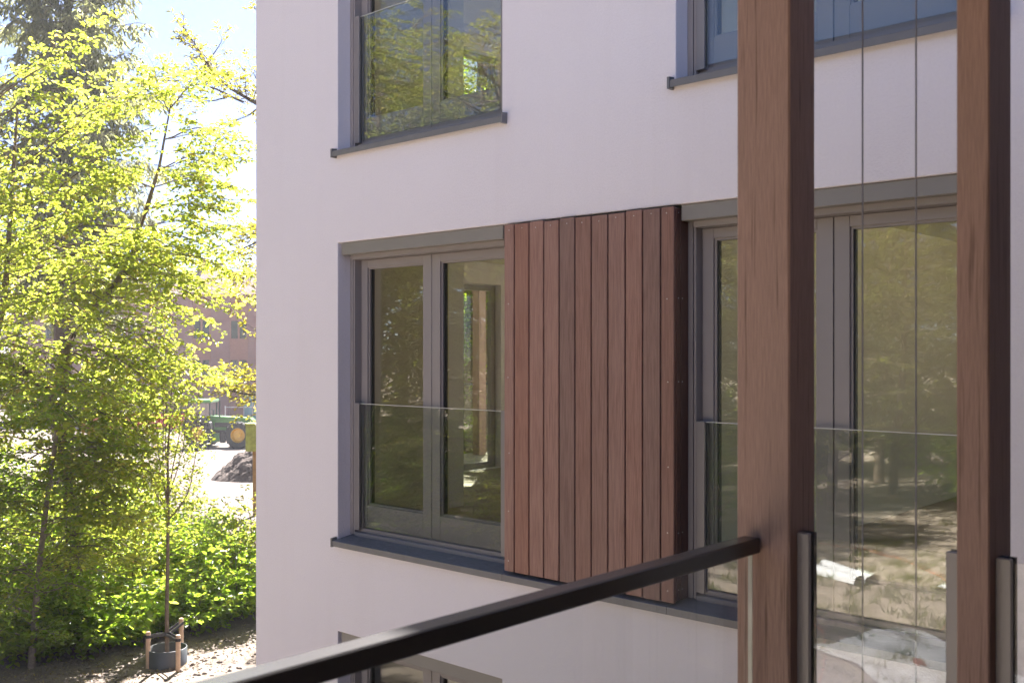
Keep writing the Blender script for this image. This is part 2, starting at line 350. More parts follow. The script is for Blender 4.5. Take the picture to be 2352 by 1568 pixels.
# ------------------------------------------------------------------ white building
FH = 2.95
BX0, BX1, BTOP = -7.29, 5.0, 9.6
bld = empty('apartment_building', (0, 0, 0), 0, 'white stuccoed apartment building with grey framed windows and brown timber panel', 'building')
W1, W2 = -5.352, -2.322
def build_facade():
    D, BK = 0.20, 0.32
    holes = [(W1 - .85, W2 + .85, E - 1.441, E + .825),
             (W1 - .85, W1 + .85, E - 1.441 + FH, E + .825 + FH), (W2 - .85, W2 + .85, E - 1.441 + FH, E + .825 + FH),
             (W1 - .85, W1 + .85, E - 1.441 - FH, E + .825 - FH)]
    xs = sorted({BX0, BX1, *[h[0] for h in holes], *[h[1] for h in holes]}); zs = sorted({-0.3, BTOP, *[h[2] for h in holes], *[h[3] for h in holes]})
    bm = bmesh.new(); vc = {}
    def v(x, y, z):
        k = (round(x, 4), round(y, 4), round(z, 4))
        if k not in vc: vc[k] = bm.verts.new(k)
        return vc[k]
    def hole(i, j):
        if i < 0 or j < 0 or i >= len(xs) - 1 or j >= len(zs) - 1: return None
        cx, cz = (xs[i] + xs[i + 1]) / 2, (zs[j] + zs[j + 1]) / 2
        return any(h[0] < cx < h[1] and h[2] < cz < h[3] for h in holes)
    for i in range(len(xs) - 1):
        for j in range(len(zs) - 1):
            a, b, c, d = xs[i], xs[i + 1], zs[j], zs[j + 1]
            if not hole(i, j):
                bm.faces.new((v(a, 0, c), v(b, 0, c), v(b, 0, d), v(a, 0, d)))
                bm.faces.new((v(a, BK, c), v(a, BK, d), v(b, BK, d), v(b, BK, c)))
                for (ii, jj, p, q) in ((i - 1, j, (a, c), (a, d)), (i + 1, j, (b, d), (b, c)), (i, j - 1, (b, c), (a, c)), (i, j + 1, (a, d), (b, d))):
                    if hole(ii, jj) is not False:
                        bm.faces.new((v(p[0], 0, p[1]), v(q[0], 0, q[1]), v(q[0], BK, q[1]), v(p[0], BK, p[1])))
    bmesh.ops.recalc_face_normals(bm, faces=bm.faces)
    bv = [e for e in bm.edges if len(e.link_faces) == 2 and abs(e.calc_face_angle(0)) > 1 and all(abs(x.co.y) < 1e-4 for x in e.verts)]
    bmesh.ops.bevel(bm, geom=bv, offset=0.006, segments=2, affect='EDGES', profile=0.5)
    finish('wall', bm, 'stucco', bld)
    # hidden sides of the block, roof, storey slabs and rooms
    box('end_wall', BX0 + .004, BX0 + .25, .325, 1.95, -.3, BTOP - .01, 'stucco', bld)
    box('end_wall', -9.2, BX0 + .25, 1.954, 2.20, -.3, BTOP - .01, 'stucco', bld)
    bm = bmesh.new()                                                       # alcove wall with a door opening on each upper storey
    zc = -.3
    for k in (0, 1):
        f0 = E - 1.5 + k * FH
        bbox(bm, -9.2, -9.0, 2.204, 6.6, zc, f0 + .001); zc = f0 + 2.36
        bbox(bm, -9.2, -9.0, 2.204, 3.5, f0 + .001, zc); bbox(bm, -9.2, -9.0, 4.86, 6.6, f0 + .001, zc)
    bbox(bm, -9.2, -9.0, 2.204, 6.6, zc, BTOP - .01)
    finish('end_wall', bm, 'stucco', bld)
    bm = bmesh.new(); zc = -.3
    for k in (0, 1):
        f0 = E - 1.5 + k * FH
        bbox(bm, -9.2, BX1, 6.61, 6.9, zc, f0 + .3); zc = f0 + 2.4
        for (a, b) in ((-9.2, -7.0), (-4.0, -.9), (3.6, BX1)): bbox(bm, a, b, 6.61, 6.9, f0 + .3, zc)  # gaps between the piers are unseen openings, added to brighten the rooms
    bbox(bm, -9.2, BX1, 6.61, 6.9, zc, BTOP - .01); finish('back_wall', bm, 'stucco', bld)
    bm = bmesh.new(); bbox(bm, BX0 + .01, BX1, .01, 6.9, BTOP, BTOP + .3); bbox(bm, -9.2, BX0 + .006, 1.96, 6.9, BTOP, BTOP + .3); finish('roof', bm, 'roof_felt', bld)
    for k in (-1, 0, 1, 2):
        z1 = E - 1.5 + k * FH
        box('floor_slab', BX0 + .26, BX1 - .1, .33, 6.59, z1 - .30, z1, 'room_floor', bld)
        box('floor_slab', -8.99, BX0 + .255, 2.21, 6.59, z1 - .30, z1, 'room_floor', bld)
    for k in (-1, 0, 1):
        z0, z1 = E - 1.5 + k * FH, E - 1.8 + (k + 1) * FH
        bm = bmesh.new()
        bbox(bm, BX0 + .256, BX0 + .30, .36, 1.95, z0 + .004, z1 - .004)
        bbox(bm, BX0 + .31, 1.4, .33, .35, z0 + .01, E - 1.44 + k * FH)
        bbox(bm, -3.80, -3.68, .36, 6.5, z0 + .004, z1 - .004)
        bbox(bm, BX0 + .31, 1.4, .36, 6.4, z1 - .02, z1 - .005); bbox(bm, -8.98, BX0 + .305, 2.21, 6.4, z1 - .02, z1 - .005)
        finish('inner_wall', bm, 'room_wall', bld)
        # skirting and switch that show behind the right sash
        if k == 0:
            box('skirting', BX0 + .302, BX0 + .318, .37, 1.94, z0 + .006, z0 + .08, 'room_wall', bld)
            box('light_switch', BX0 + .302, BX0 + .312, 1.60, 1.68, z0 + 1.05, z0 + 1.13, 'white_plastic', bld)
build_facade()

def window(cx, dz, lbl=None):
    b = E + dz
    L, Rr = cx - .85, cx + .85
    w = bmesh.new()                                                        # fixed outer frame
    for s in (-1, 1):
        def bb(a, c, *r): x0, x1 = sorted((cx + s * a, cx + s * c)); bbox(w, x0, x1, *r)
        bb(.848, .812, .117, .30, b - 1.40, b + .735, .002)
        bb(.806, .791, .117, .30, b - 1.40, b + .735, .002)
    bbox(w, cx - .79, cx + .79, .117, .30, b - 1.41, b - 1.380, .003)
    bbox(w, cx - .79, cx + .79, .150, .30, b - 1.379, b - 1.348, .002)
    bbox(w, cx - .79, cx + .79, .085, .30, b + .700, b + .735, .002)
    bbox(w, cx - .848, cx + .848, .205, .30, b + .737, b + .82)
    wf = finish('window', w, 'frame_grey', bld)
    if lbl: wf['label'] = lbl
    for x in (cx - .812, cx + .806): box('gasket', x, x + .006, .150, .28, b - 1.40, b + .735, 'dark_gasket', wf)
    hd = bmesh.new(); bbox(hd, L + .025, Rr - .006, .016, .203, b + .733, b + .8225, .003)
    finish('header', hd, 'header_grey', wf)
    for s in (-1, 1):
        x0, x1 = (cx - .787, cx - .003) if s < 0 else (cx + .003, cx + .787)
        g0, g1 = (cx - .715, cx - .092) if s < 0 else (cx + .086, cx + .715)
        z0, z1 = b - 1.345, b + .698; g2, g3 = b - 1.172, b + .641
        q = bmesh.new()
        bbox(q, x0, g0, .177, .25, z0, z1, .002); bbox(q, g1, x1, .177, .25, z0, z1, .002)
        bbox(q, g0 + .0005, g1 - .0005, .1775, .25, z0, g2, .002); bbox(q, g0 + .0005, g1 - .0005, .1775, .25, g3, z1, .002)
        sash = finish('sash', q, 'frame_grey', wf)
        q = bmesh.new(); t = .012                                           # glazing bead
        bbox(q, g0, g0 + t, .192, .24, g2, g3); bbox(q, g1 - t, g1, .192, .24, g2, g3)
        bbox(q, g0 + t, g1 - t, .192, .24, g2, g2 + t); bbox(q, g0 + t, g1 - t, .192, .24, g3 - t, g3)
        finish('glazing_bead', q, 'frame_grey', wf)
        for x in (g0 + t, g1 - t - .006): box('gasket', x, x + .006, .206, .236, g2 + t, g3 - t, 'dark_gasket', wf)
        box('pane', g0 + t, g1 - t, .214, .224, g2 + t, g3 - t, 'window_glass', wf)
        p0, p1 = (cx - .788, cx - .735) if s < 0 else (cx + .735, cx + .788)
        boxes('balustrade_profile', [(p0, p1, .112, .128, b - 1.36, b - .394), (p0, p1, .146, .162, b - 1.36, b - .394), (min(p0, p1) if s < 0 else p1 - .02, p0 + .02 if s < 0 else p1, .1285, .1455, b - 1.36, b - .394)], 'profile_grey', wf, .0015)
    box('balustrade_glass', cx - .765, cx + .765, .131, .143, b - 1.335, b - .400, 'juliet_glass', wf)
    box('glass_edge', cx - .765, cx + .765, .1312, .1428, b - .3998, b - .395, 'glass_edge', wf)  # pale strip painting the highlight along the glass top
    box('seam', cx - .0028, cx + .0028, .19, .24, b - 1.344, b + .697, 'dark_gasket', wf)
    return wf
window(W1, 0); window(W2, 0); window(W1, FH); window(W2, FH); window(W1, -FH)

def sill(x0, x1, dz, capl=True, capr=True):
    b = E + dz; bm = bmesh.new()
    prism(bm, [(.16, b - 1.402), (-.045, b - 1.432), (-.047, b - 1.434), (-.047, b - 1.474), (-.043, b - 1.474), (-.036, b - 1.4415), (.16, b - 1.42)], 'x', x0, x1)
    s = finish('sill', bm, 'sill_grey', bld)
    for c, x in ((capl, x0), (capr, x1)):
        if c:
            bm = bmesh.new(); a, d = (x - .016, x - .0005) if x == x0 else (x + .0005, x + .016)
            prism(bm, [(.11, b - 1.385), (-.052, b - 1.412), (-.052, b - 1.479), (-.030, b - 1.479), (.11, b - 1.43)] if False else [(.0, b - 1.408), (-.052, b - 1.414), (-.052, b - 1.480), (-.004, b - 1.480)], 'x', a, d)
            finish('sill_end_cap', bm, 'sill_grey', s)
sill(-6.21, -4.4615, 0, True, False); sill(-4.4585, -3.2055, 0, False, False); sill(-3.2025, -1.455, 0, False, True)
sill(-6.21, -4.47, FH); sill(W2 - .86, W2 + .88, FH); sill(-6.21, -4.47, -FH)
for (x, y) in ((-6.05, .02), (-5.86, -.01), (-5.55, .06), (-5.1, .03), (-4.93, .02)):
    pass

def cladding():
    cx0, cx1 = -4.468, -3.166
    o = box('timber_cladding', cx0 + .02, cx1 - .012, .012, .31, E - 1.398, E + .80, 'dark_gasket', bld); o['label'] = 'upright brown hardwood boards between the two windows'
    def fx(px):                                                            # board joint -> facade x on the board plane
        k = (px - 1176) / F; d = FWD + k * RGT; return d[0] * (4.85 / d[1])
    joints = [1157 + (j - 95) * (1549 - 1157) / (1425 - 95) for j in (95, 175, 290, 405, 525, 648, 775, 905, 1040, 1175, 1316, 1425)]
    X = [fx(j) for j in joints]
    for i in range(11):
        a, b = X[i] + .0045, X[i + 1] - .0045
        bm = bmesh.new(); bbox(bm, a, b, -.030, -.008, E - 1.409 + rng.uniform(-.003, .003), E + .812 + rng.uniform(-.004, .004), .003)
        finish('plank', bm, 'plank_wood', o)
        zs = [.78]
        if i in (0, 10): zs += [.30, -.17, -.65, -1.02, -1.34]
        for z in zs:
            bm = bmesh.new(); lathe(bm, [(.0032, -.0325), (.0032, -.029)], ((a + b) / 2 + rng.uniform(-.006, .006), 0, E + z + rng.uniform(-.006, .006)), 'y', 8)
            finish('screw', bm, 'screw_steel', o)
    for (y0, y1) in ((-.006, .030), (.033, .112)):
        bm = bmesh.new(); bbox(bm, cx1 - .010, cx1 + .004, y0, y1, E - 1.40, E + .806, .002)
        finish('plank', bm, 'plank_dark', o)
        for z in (.78, .30, -.17, -1.02, -1.34):
            bm = bmesh.new(); lathe(bm, [(.003, cx1 + .0035), (.003, cx1 + .005)], (0, y0 + .018, E + z), 'x', 8); finish('screw', bm, 'screw_steel', o)
    box('plank', cx0 - .004, cx0 + .010, -.006, .10, E - 1.40, E + .806, 'plank_dark', o, .002)
cladding()

# unseen wing to the right, added dark to keep light off the post sides
wing = empty('light_block_wing', (6.2, -3.8, 0), 0, 'unseen dark wing added to keep light off the balcony post sides', 'building')
boxes('wall', [(-4.9, -1.7, -5.7, 3.79, -.3, E + 1.75)], 'light_block_wood', wing)

# ------------------------------------------------------------------ near balcony
YB = CAMY + 2.25
bal = empty('balcony', (0, YB - 1.7, E - 1.7), 0, 'near balcony with brown timber posts, black handrail and frameless glass panels', 'balcony')
def B(name, x0, x1, y0, y1, z0, z1, m, bev=0.0, parent=None):
    o = bal.location
    bm = bmesh.new(); bbox(bm, x0 - o.x, x1 - o.x, y0 - o.y, y1 - o.y, z0 - o.z, z1 - o.z, bev); return finish(name, bm, m, parent or bal)
p1 = B('post', -1.285, -1.144, YB, YB + .135, E - 1.69, E + 1.43, 'post_wood', .004)
p2 = B('post', -.7586, -.6925, YB, YB + .147, E - 1.69, E + 1.43, 'post_wood', .003)
B('light_block_ceiling', -1.30, 1.19, YB - 3.0, YB + .15, E + 1.434, E + 1.70, 'light_block_wood')  # unseen slab added overhead so the post sides stay dark
B('beam', -1.30, 1.19, YB - 3.0, YB + .15, E - 1.70, E - 1.694, 'plank_dark')
for i in range(18):
    B('deck_board', -1.20 + i * .132, -1.20 + i * .132 + .126, YB - 3.0, YB - .01, E - 1.525, E - 1.50, 'deck_wood', .002)
box('deck_joist', -1.28, 1.18, -1.5, 1.6, -.0, .17, 'plank_dark', bal)
rail = B('handrail', -1.258, -1.213, YB - 3.9, YB - .012, E - .487, E - .450, 'rail_black', .003)
B('rail_bracket', -1.246, -1.226, YB - .0125, YB - .0005, E - .481, E - .456, 'rail_black', 0, rail)
B('glass_panel', -1.242, -1.230, YB - 3.85, YB - .022, E - 1.45, E - .4875, 'rail_glass')
B('glass_edge', -1.2415, -1.2305, YB - .0218, YB - .0195, E - 1.45, E - .488, 'glass_edge')
for (x0, x1, side) in ((-1.1435, -1.112, 1), (-.794, -.759, -1), (-.692, -.660, 1)):
    ps = B('glass_clamp', x0, x1, YB + .037, YB + .050, E - 1.45, E - .435, 'profile_grey', .002)
    B('clamp_back', x0, x1, YB + .064, YB + .078, E - 1.45, E - .436, 'dark_gasket', 0, ps)
    B('clamp_spine', *((x0, x0 + .012) if side > 0 else (x1 - .012, x1)), YB + .0505, YB + .0635, E - 1.45, E - .4355, 'dark_gasket', 0, ps)
B('glass_panel', -1.129, -.777, YB + .051, YB + .063, E - 1.45, E - .444, 'rail_glass')
B('glass_panel', -.677, 1.15, YB + .051, YB + .063, E - 1.45, E - .444, 'rail_glass')
for x in (-1.003, -.878):
    bm = bmesh.new(); o = bal.location; lathe(bm, [(.0021, E - 1.69 - o.z), (.0021, E + 1.43 - o.z)], (x - o.x, YB + .09 - o.y, 0), 'z', 8); finish('steel_cable', bm, 'cable_steel', bal)

# balcony on the far end of the building, seen through the room
eb = empty('end_balcony', (-9.9, 4.2, E - 1.6), 0, 'sunlit timber deck balcony with dark post, seen through the right window sash', 'balcony')
for i in range(11): box('deck_board', -.69 + i * .14 - .02, -.69 + i * .14 + .112, -.95, 2.3, .07, .10, 'deck_wood', eb, .002)
box('deck_frame', -.72, .69, -.96, 2.31, -.12, .068, 'plank_dark', eb)
box('post', -.52, -.38, 1.58, 1.72, .10, 2.65, 'post_wood', eb, .004)
box('handrail', -.68, -.64, -.9, 2.25, 1.10, 1.14, 'rail_black', eb); box('glass_panel', -.665, -.655, -.9, 2.25, .14, 1.10, 'rail_glass', eb)
box('beam', -.6, .69, 1.56, 1.74, 2.66, 2.85, 'plank_dark', eb)
for k in (0, 1):
    dz = k * FH
    d = boxes('garden_door', [(-9.16, -9.1, 3.504, 3.60, E - 1.5 + dz, E + .85 + dz), (-9.16, -9.1, 4.77, 4.856, E - 1.5 + dz, E + .85 + dz), (-9.16, -9.1, 3.60, 4.77, E - 1.5 + dz, E - 1.42 + dz), (-9.16, -9.1, 3.60, 4.77, E + .78 + dz, E + .85 + dz)], 'frame_grey', bld)
    box('pane', -9.14, -9.13, 3.61, 4.76, E - 1.41 + dz, E + .77 + dz, 'rail_glass', d)

# ------------------------------------------------------------------ vegetation engine
class Veg:
    def __init__(s, seed):
        s.r = np.random.default_rng(seed); s.tv = []; s.tf = []; s.n = 0; s.L = []
    def tube(s, P, Rd, ns):
        P = np.asarray(P, float); Rd = np.asarray(Rd, float); k = len(P)
        T = np.gradient(P, axis=0); T /= np.linalg.norm(T, axis=1)[:, None] + 1e-9
        ref = np.where(np.abs(T[:, 2:3]) > .9, np.array([[1.0, 0, 0]]), np.array([[0, 0, 1.0]]))
        U = np.cross(T, ref); U /= np.linalg.norm(U, axis=1)[:, None] + 1e-9; Vv = np.cross(T, U)
        a = np.arange(ns) * 2 * math.pi / ns
        ring = P[:, None] + Rd[:, None, None] * (np.cos(a)[None, :, None] * U[:, None] + np.sin(a)[None, :, None] * Vv[:, None])
        s.tv.append(ring.reshape(-1, 3))
        i, j = np.meshgrid(np.arange(k - 1), np.arange(ns), indexing='ij'); j2 = (j + 1) % ns
        s.tf.append(np.stack([i * ns + j, i * ns + j2, (i + 1) * ns + j2, (i + 1) * ns + j], -1).reshape(-1, 4) + s.n); s.n += k * ns
    def path(s, p0, d, L, k, wob, droop):
        P = [np.array(p0, float)]; d = np.array(d, float); d /= np.linalg.norm(d) + 1e-9
        for i in range(k):
            d = d + s.r.normal(0, wob, 3); d[2] -= droop / k; d /= np.linalg.norm(d) + 1e-9; P.append(P[-1] + d * L / k)
        return np.array(P)
    def leaves(s, P, size, sp, frm=.15, tilt=.45, up=1.0, splay=.8, hang=0.0):
        seg = np.linalg.norm(np.diff(P, axis=0), axis=1); L = seg.sum(); n = max(2, int(L * (1 - frm) / sp)); r = s.r
        t = frm + (1 - frm) * (np.arange(n) + r.uniform(0, .8, n)) / n; t = np.clip(t, 0, .999)
        cum = np.concatenate([[0], np.cumsum(seg)]) / max(L, 1e-9)
        i = np.clip(np.searchsorted(cum, t, side='right') - 1, 0, len(seg) - 1); w = ((t - cum[i]) / (cum[i + 1] - cum[i] + 1e-9))[:, None]
        p = P[i] * (1 - w) + P[i + 1] * w; d = P[i + 1] - P[i]; d /= np.linalg.norm(d, axis=1)[:, None] + 1e-9
        side = np.cross(d, [0, 0, 1.0]); side /= np.linalg.norm(side, axis=1)[:, None] + 1e-6
        sg = np.where(np.arange(n) % 2 == 0, 1.0, -1.0)[:, None]
        ld = d * .55 + side * sg * splay + r.normal(0, .3, (n, 3)); ld[:, 2] -= hang
        nn = np.array([[0, 0, up]]) + r.normal(0, tilt, (n, 3))
        s.L.append((p + ld * size * .12, ld, nn, size * r.uniform(.5, 1.25, n)))
    def twig(s, p0, d, L, r0, depth, o):
        P = s.path(p0, d, L, 4, o.get('wob', .12), o['droop']); s.tube(P, np.linspace(r0, r0 * .35, 5), 3)
        if depth > 0:
            side = np.cross(d, [0, 0, 1.0]); side = side / (np.linalg.norm(side) + 1e-6); n = max(3, int(L / o['gap']))
            for q in range(n):
                t = .2 + .75 * (q + s.r.uniform(0, 1)) / n; i = min(3, int(t * 4)); p = P[i] + (P[i + 1] - P[i]) * (t * 4 - i)
                dd = (P[i + 1] - P[i]); dd = dd / np.linalg.norm(dd); sg = 1 if q % 2 else -1
                cd = dd * .65 + side * sg * s.r.uniform(.5, 1.0) + s.r.normal(0, o.get('spread', .25), 3)
                s.twig(p, cd, L * s.r.uniform(.35, .55) * (1.15 - .6 * t), r0 * .6, depth - 1, o)
        s.leaves(P, o['leaf'], o['sp'], .15 if depth == 0 else .45, o.get('tilt', .45), o.get('up', 1.0), .8, o.get('hang', 0.0))
    def bough(s, P, r0, o, n=None, t0=.2, depth=1, tl=None, r1=None):
        P = np.asarray(P, float); m = 10                                       # smooth resample of the guide points
        seg = np.linalg.norm(np.diff(P, axis=0), axis=1); cum = np.concatenate([[0], np.cumsum(seg)]) / seg.sum()
        u = np.linspace(0, 1, m); Q = np.stack([np.interp(u, cum, P[:, i]) for i in range(3)], 1)
        Q[1:-1] = .25 * Q[:-2] + .5 * Q[1:-1] + .25 * Q[2:]
        Lb = seg.sum(); Q[1:] += np.cumsum(s.r.normal(0, .006 * Lb, (m - 1, 3)), axis=0)
        s.tube(Q, np.linspace(r0, r1 or max(.004, r0 * .18), m), 6)
        if n is None: n = max(4, int(Lb * o.get('per_m', 9)))
        tl = tl or o.get('tl', .28) * Lb
        for q in range(n):
            t = t0 + (1 - t0) * (q + s.r.uniform(0, 1)) / n; t = min(t, .995); i = min(m - 2, int(t * (m - 1))); p = Q[i] + (Q[i + 1] - Q[i]) * (t * (m - 1) - i)
            dd = Q[i + 1] - Q[i]; dd = dd / np.linalg.norm(dd); side = np.cross(dd, [0, 0, 1.0]); side = side / (np.linalg.norm(side) + 1e-6)
            ang = s.r.uniform(-.6, .6) + (0 if q % 2 else math.pi); up = np.cross(side, dd)
            rad = side * math.cos(ang) + up * math.sin(ang)
            cd = dd * s.r.uniform(.35, .8) + rad * s.r.uniform(.6, 1.0)
            s.twig(p, cd, tl * s.r.uniform(.6, 1.2) * (1.2 - .65 * t), max(.003, r0 * .22), depth, o)
        s.twig(Q[-1], Q[-1] - Q[-2], tl * .6, .004, depth, o)
        return Q
    def wood_mesh(s, name, m):
        return fast_mesh(name, np.concatenate(s.tv), np.concatenate(s.tf), m, True)
    def leaf_mesh(s, name, m, w=.56, fold=.16):
        p = np.concatenate([l[0] for l in s.L]); d = np.concatenate([l[1] for l in s.L]); nn = np.concatenate([l[2] for l in s.L]); sz = np.concatenate([l[3] for l in s.L])[:, None]
        d = d / (np.linalg.norm(d, axis=1)[:, None] + 1e-9); sd_ = np.cross(d, nn); sd_ /= np.linalg.norm(sd_, axis=1)[:, None] + 1e-9; nn = np.cross(sd_, d)
        def P(a, b, c): return p + sz * (a * d + b * w * sd_ + c * nn)
        V = np.stack([P(0, 0, 0), P(.32, .46, fold), P(.72, .36, fold * .8), P(1, 0, -.08), P(.72, -.36, fold * .8), P(.32, -.46, fold)], 1).reshape(-1, 3)
        b = (np.arange(len(p)) * 6)[:, None]; Fq = np.concatenate([b + np.array([[0, 1, 2, 3]]), b + np.array([[0, 3, 4, 5]])], 1).reshape(-1, 4)
        return fast_mesh(name, V, Fq, m)
    def plant(s, name, label, cat, base, wood, leaf, group=None, w=.56, crown='crown', trunk='trunk'):
        e = empty(name, tuple(base), 0, label, cat, group); b = np.asarray(base, float)
        s.tv = [v - b for v in s.tv]; s.L = [(l[0] - b, l[1], l[2], l[3]) for l in s.L]
        mesh_obj(trunk, s.wood_mesh(trunk, wood), e); c = mesh_obj(crown, s.leaf_mesh(crown, leaf, w), e); c['kind'] = 'stuff'
        return e
def copy_tree(o, loc, rz, sc, label, group=None):
    c = o.copy(); COL.objects.link(c); c.location = loc; c.rotation_euler = (0, 0, rz); c.scale = (sc, sc, sc); c['label'] = label
    if group: c['group'] = group
    for ch in o.children:
        k = ch.copy(); COL.objects.link(k); k.parent = c
    return c
def gz(p): p = np.array(p, float); p[2] = float(ground_h(p[0], p[1])); return p

# ---- bright spring tree that fills the left of the view
def spring_tree():
    v = Veg(11); o = dict(leaf=.088, sp=.045, gap=.11, droop=.25, per_m=9, tl=.24, tilt=.55)
    Z = 16.0
    base = gz(at(170, 1500, 16.2))
    trunk = [base, at(172, 1300, 16.1), at(158, 1100, 16), at(135, 930, 16), at(150, 800, 16.1), at(205, 715, 16), at(266, 655, 15.8), at(303, 589, 15.7), at(336, 480, 15.6), at(366, 383, 15.5), at(392, 240, 15.5)]
    tp = np.array(trunk); v.tube(tp, np.array([.14, .12, .11, .10, .085, .07, .055, .045, .035, .022, .01]), 8)
    limb = [at(135, 930, 16), at(95, 880, 15.8), at(55, 850, 15.6), at(-20, 815, 15.5), at(-140, 760, 15.3), at(-230, 640, 15)]
    v.tube(np.array(limb), np.array([.10, .09, .085, .08, .06, .04]), 8)
    l2 = [at(-20, 815, 15.5), at(10, 690, 15.3), at(20, 560, 15.2), at(30, 400, 15), at(40, 250, 15)]
    v.tube(np.array(l2), np.array([.06, .05, .04, .03, .015]), 6)
    B = lambda pts, r=.02, **k: v.bough([at(*p) for p in pts], r, o, **k)
    # leader sprays to the right (thin, sky behind)
    for a, b, c in (((390, 250, 15.5), (440, 190, 15.2), (500, 150, 15.0)), ((380, 320, 15.5), (460, 290, 15.3), (560, 322, 15)),
                    ((366, 390, 15.5), (450, 350, 15.2), (548, 362, 14.8)), ((352, 430, 15.5), (450, 395, 15.3), (545, 430, 15)),
                    ((340, 480, 15.5), (440, 450, 15.2), (550, 460, 14.9)), ((330, 520, 15.6), (430, 490, 15.3), (545, 520, 15.1)),
                    ((390, 260, 15.5), (360, 200, 15.5), (350, 150, 15.4)), ((350, 430, 15.5), (280, 400, 15.3), (220, 420, 15))):
        B((a, b, c), .012, tl=.5, n=24); B((a, (b[0] - 12, b[1] + 14, b[2] - .4), (c[0] - 50, c[1] + 22, c[2] - .8)), .008, tl=.45, n=18)
    # upper left sprays rising outwards in front of the conifer
    for (tx, ty) in ((238, 45), (215, 95), (150, 130), (60, 160), (20, 210), (330, 165), (300, 205), (345, 245), (340, 285), (290, 240), (325, 330), (250, 180), (240, 265), (230, 350), (160, 200), (100, 250), (170, 300),
                     (60, 330), (300, 395), (220, 425), (140, 400), (80, 440), (280, 480), (180, 500), (100, 540), (300, 540), (30, 480), (-20, 380), (340, 590), (240, 570)):
        for rep in range(1 if ty < 360 else 2):
            x2, y2, z1 = tx + rep * v.r.uniform(-70, 10), ty + rep * v.r.uniform(-30, 40), 14.9 + v.r.uniform(-1.3, 1.4)
            L = v.r.uniform(150, 260); s0 = (max(-80, x2 - L), y2 + L * v.r.uniform(.3, .75), 15.3)
            B((s0, ((s0[0] + x2) / 2, (s0[1] + y2) / 2 - 10, (15.3 + z1) / 2), (x2, y2, z1)), .014, tl=.42, t0=.3)
    for k in range(10):
        s0 = (v.r.uniform(-60, 10), v.r.uniform(250, 620), 15.2); B((s0, (s0[0] - 80, s0[1] - 40, 15), (s0[0] - 190, s0[1] - 60, 14.6)), .016, tl=.55)
    # middle sprays, drooping to the right in layers
    tips = [(566, 690), (533, 722), (493, 748), (473, 768), (413, 790), (380, 812), (446, 838), (506, 856), (500, 880), (400, 930), (365, 1020), (350, 985), (330, 1030), (350, 900), (400, 870), (430, 890), (300, 1080), (360, 1090), (420, 1130), (260, 1130), (470, 1150), (330, 1180),
            (540, 585), (560, 625), (500, 600), (460, 640), (420, 600), (350, 640), (300, 700), (260, 760), (300, 820), (280, 900), (250, 960), (310, 950), (400, 700), (440, 720), (500, 660)]
    for (tx, ty) in tips:
        for rep in range(2 if (ty > 860 or ty < 680) else 1):
            sx = v.r.uniform(140, 260) if tx > 330 else v.r.uniform(90, 180)
            sy = ty - v.r.uniform(40, 130) + (40 if ty < 650 else 0); z0 = 15.9 + v.r.uniform(-.4, .4); z1 = 15.2 + v.r.uniform(-1.3, 1.5)
            x2, y2 = tx + v.r.uniform(-60, 0) * rep, ty + v.r.uniform(-26, 26) * rep
            B(((sx, sy, z0), ((sx + x2) / 2, (sy + y2) / 2 - 24, (z0 + z1) / 2), (x2, y2, z1)), .014, tl=.5 if (tx < 350 or ty > 880 or ty < 680) else .4)
    # left and lower crown
    for k in range(96):
        sy = v.r.uniform(540, 1320); sx = v.r.uniform(40, 170); a = v.r.uniform(-1, 1)
        tx = sx + a * 230 - 30; ty = sy + v.r.uniform(-30, 90); z1 = 15.6 + v.r.uniform(-2.2, 1.6)
        B(((sx, sy, 15.8), ((sx + tx) / 2, (sy + ty) / 2 - 22, (15.8 + z1) / 2), (tx, ty, z1)), .015, tl=.5)
    v.plant('spring_tree', 'large bright yellow green tree with forked trunk leaning left at the frame edge', 'tree', base, 'bark', 'leaf_spring')
spring_tree()

def slim_tree():
    v = Veg(23); o = dict(leaf=.085, sp=.045, gap=.11, droop=.3, per_m=9, tl=.3, tilt=.5)
    base = gz(at(72, 1500, 14.9)); P = [base, at(82, 1400, 14.9), at(96, 1250, 15), at(112, 1120, 15), at(130, 1000, 15), at(118, 900, 15)]
    v.tube(np.array(P), np.array([.055, .048, .042, .036, .028, .016]), 7)
    for k in range(46):
        t = v.r.uniform(.1, 1); i = min(4, int(t * 5)); p = P[i] + (P[i + 1] - P[i]) * (t * 5 - i); a = v.r.uniform(0, 6.28)
        L = v.r.uniform(.8, 1.7); tip = p + np.array([math.cos(a) * L, math.sin(a) * L, v.r.uniform(-.2, .5)])
        v.bough([p, (p + tip) / 2 + np.array([0, 0, .12]), tip], .012, o, tl=.5)
    v.plant('slim_tree', 'slim pale trunked tree with fresh green leaves at the sandy path edge', 'tree', base, 'bark_young', 'leaf_green')
slim_tree()

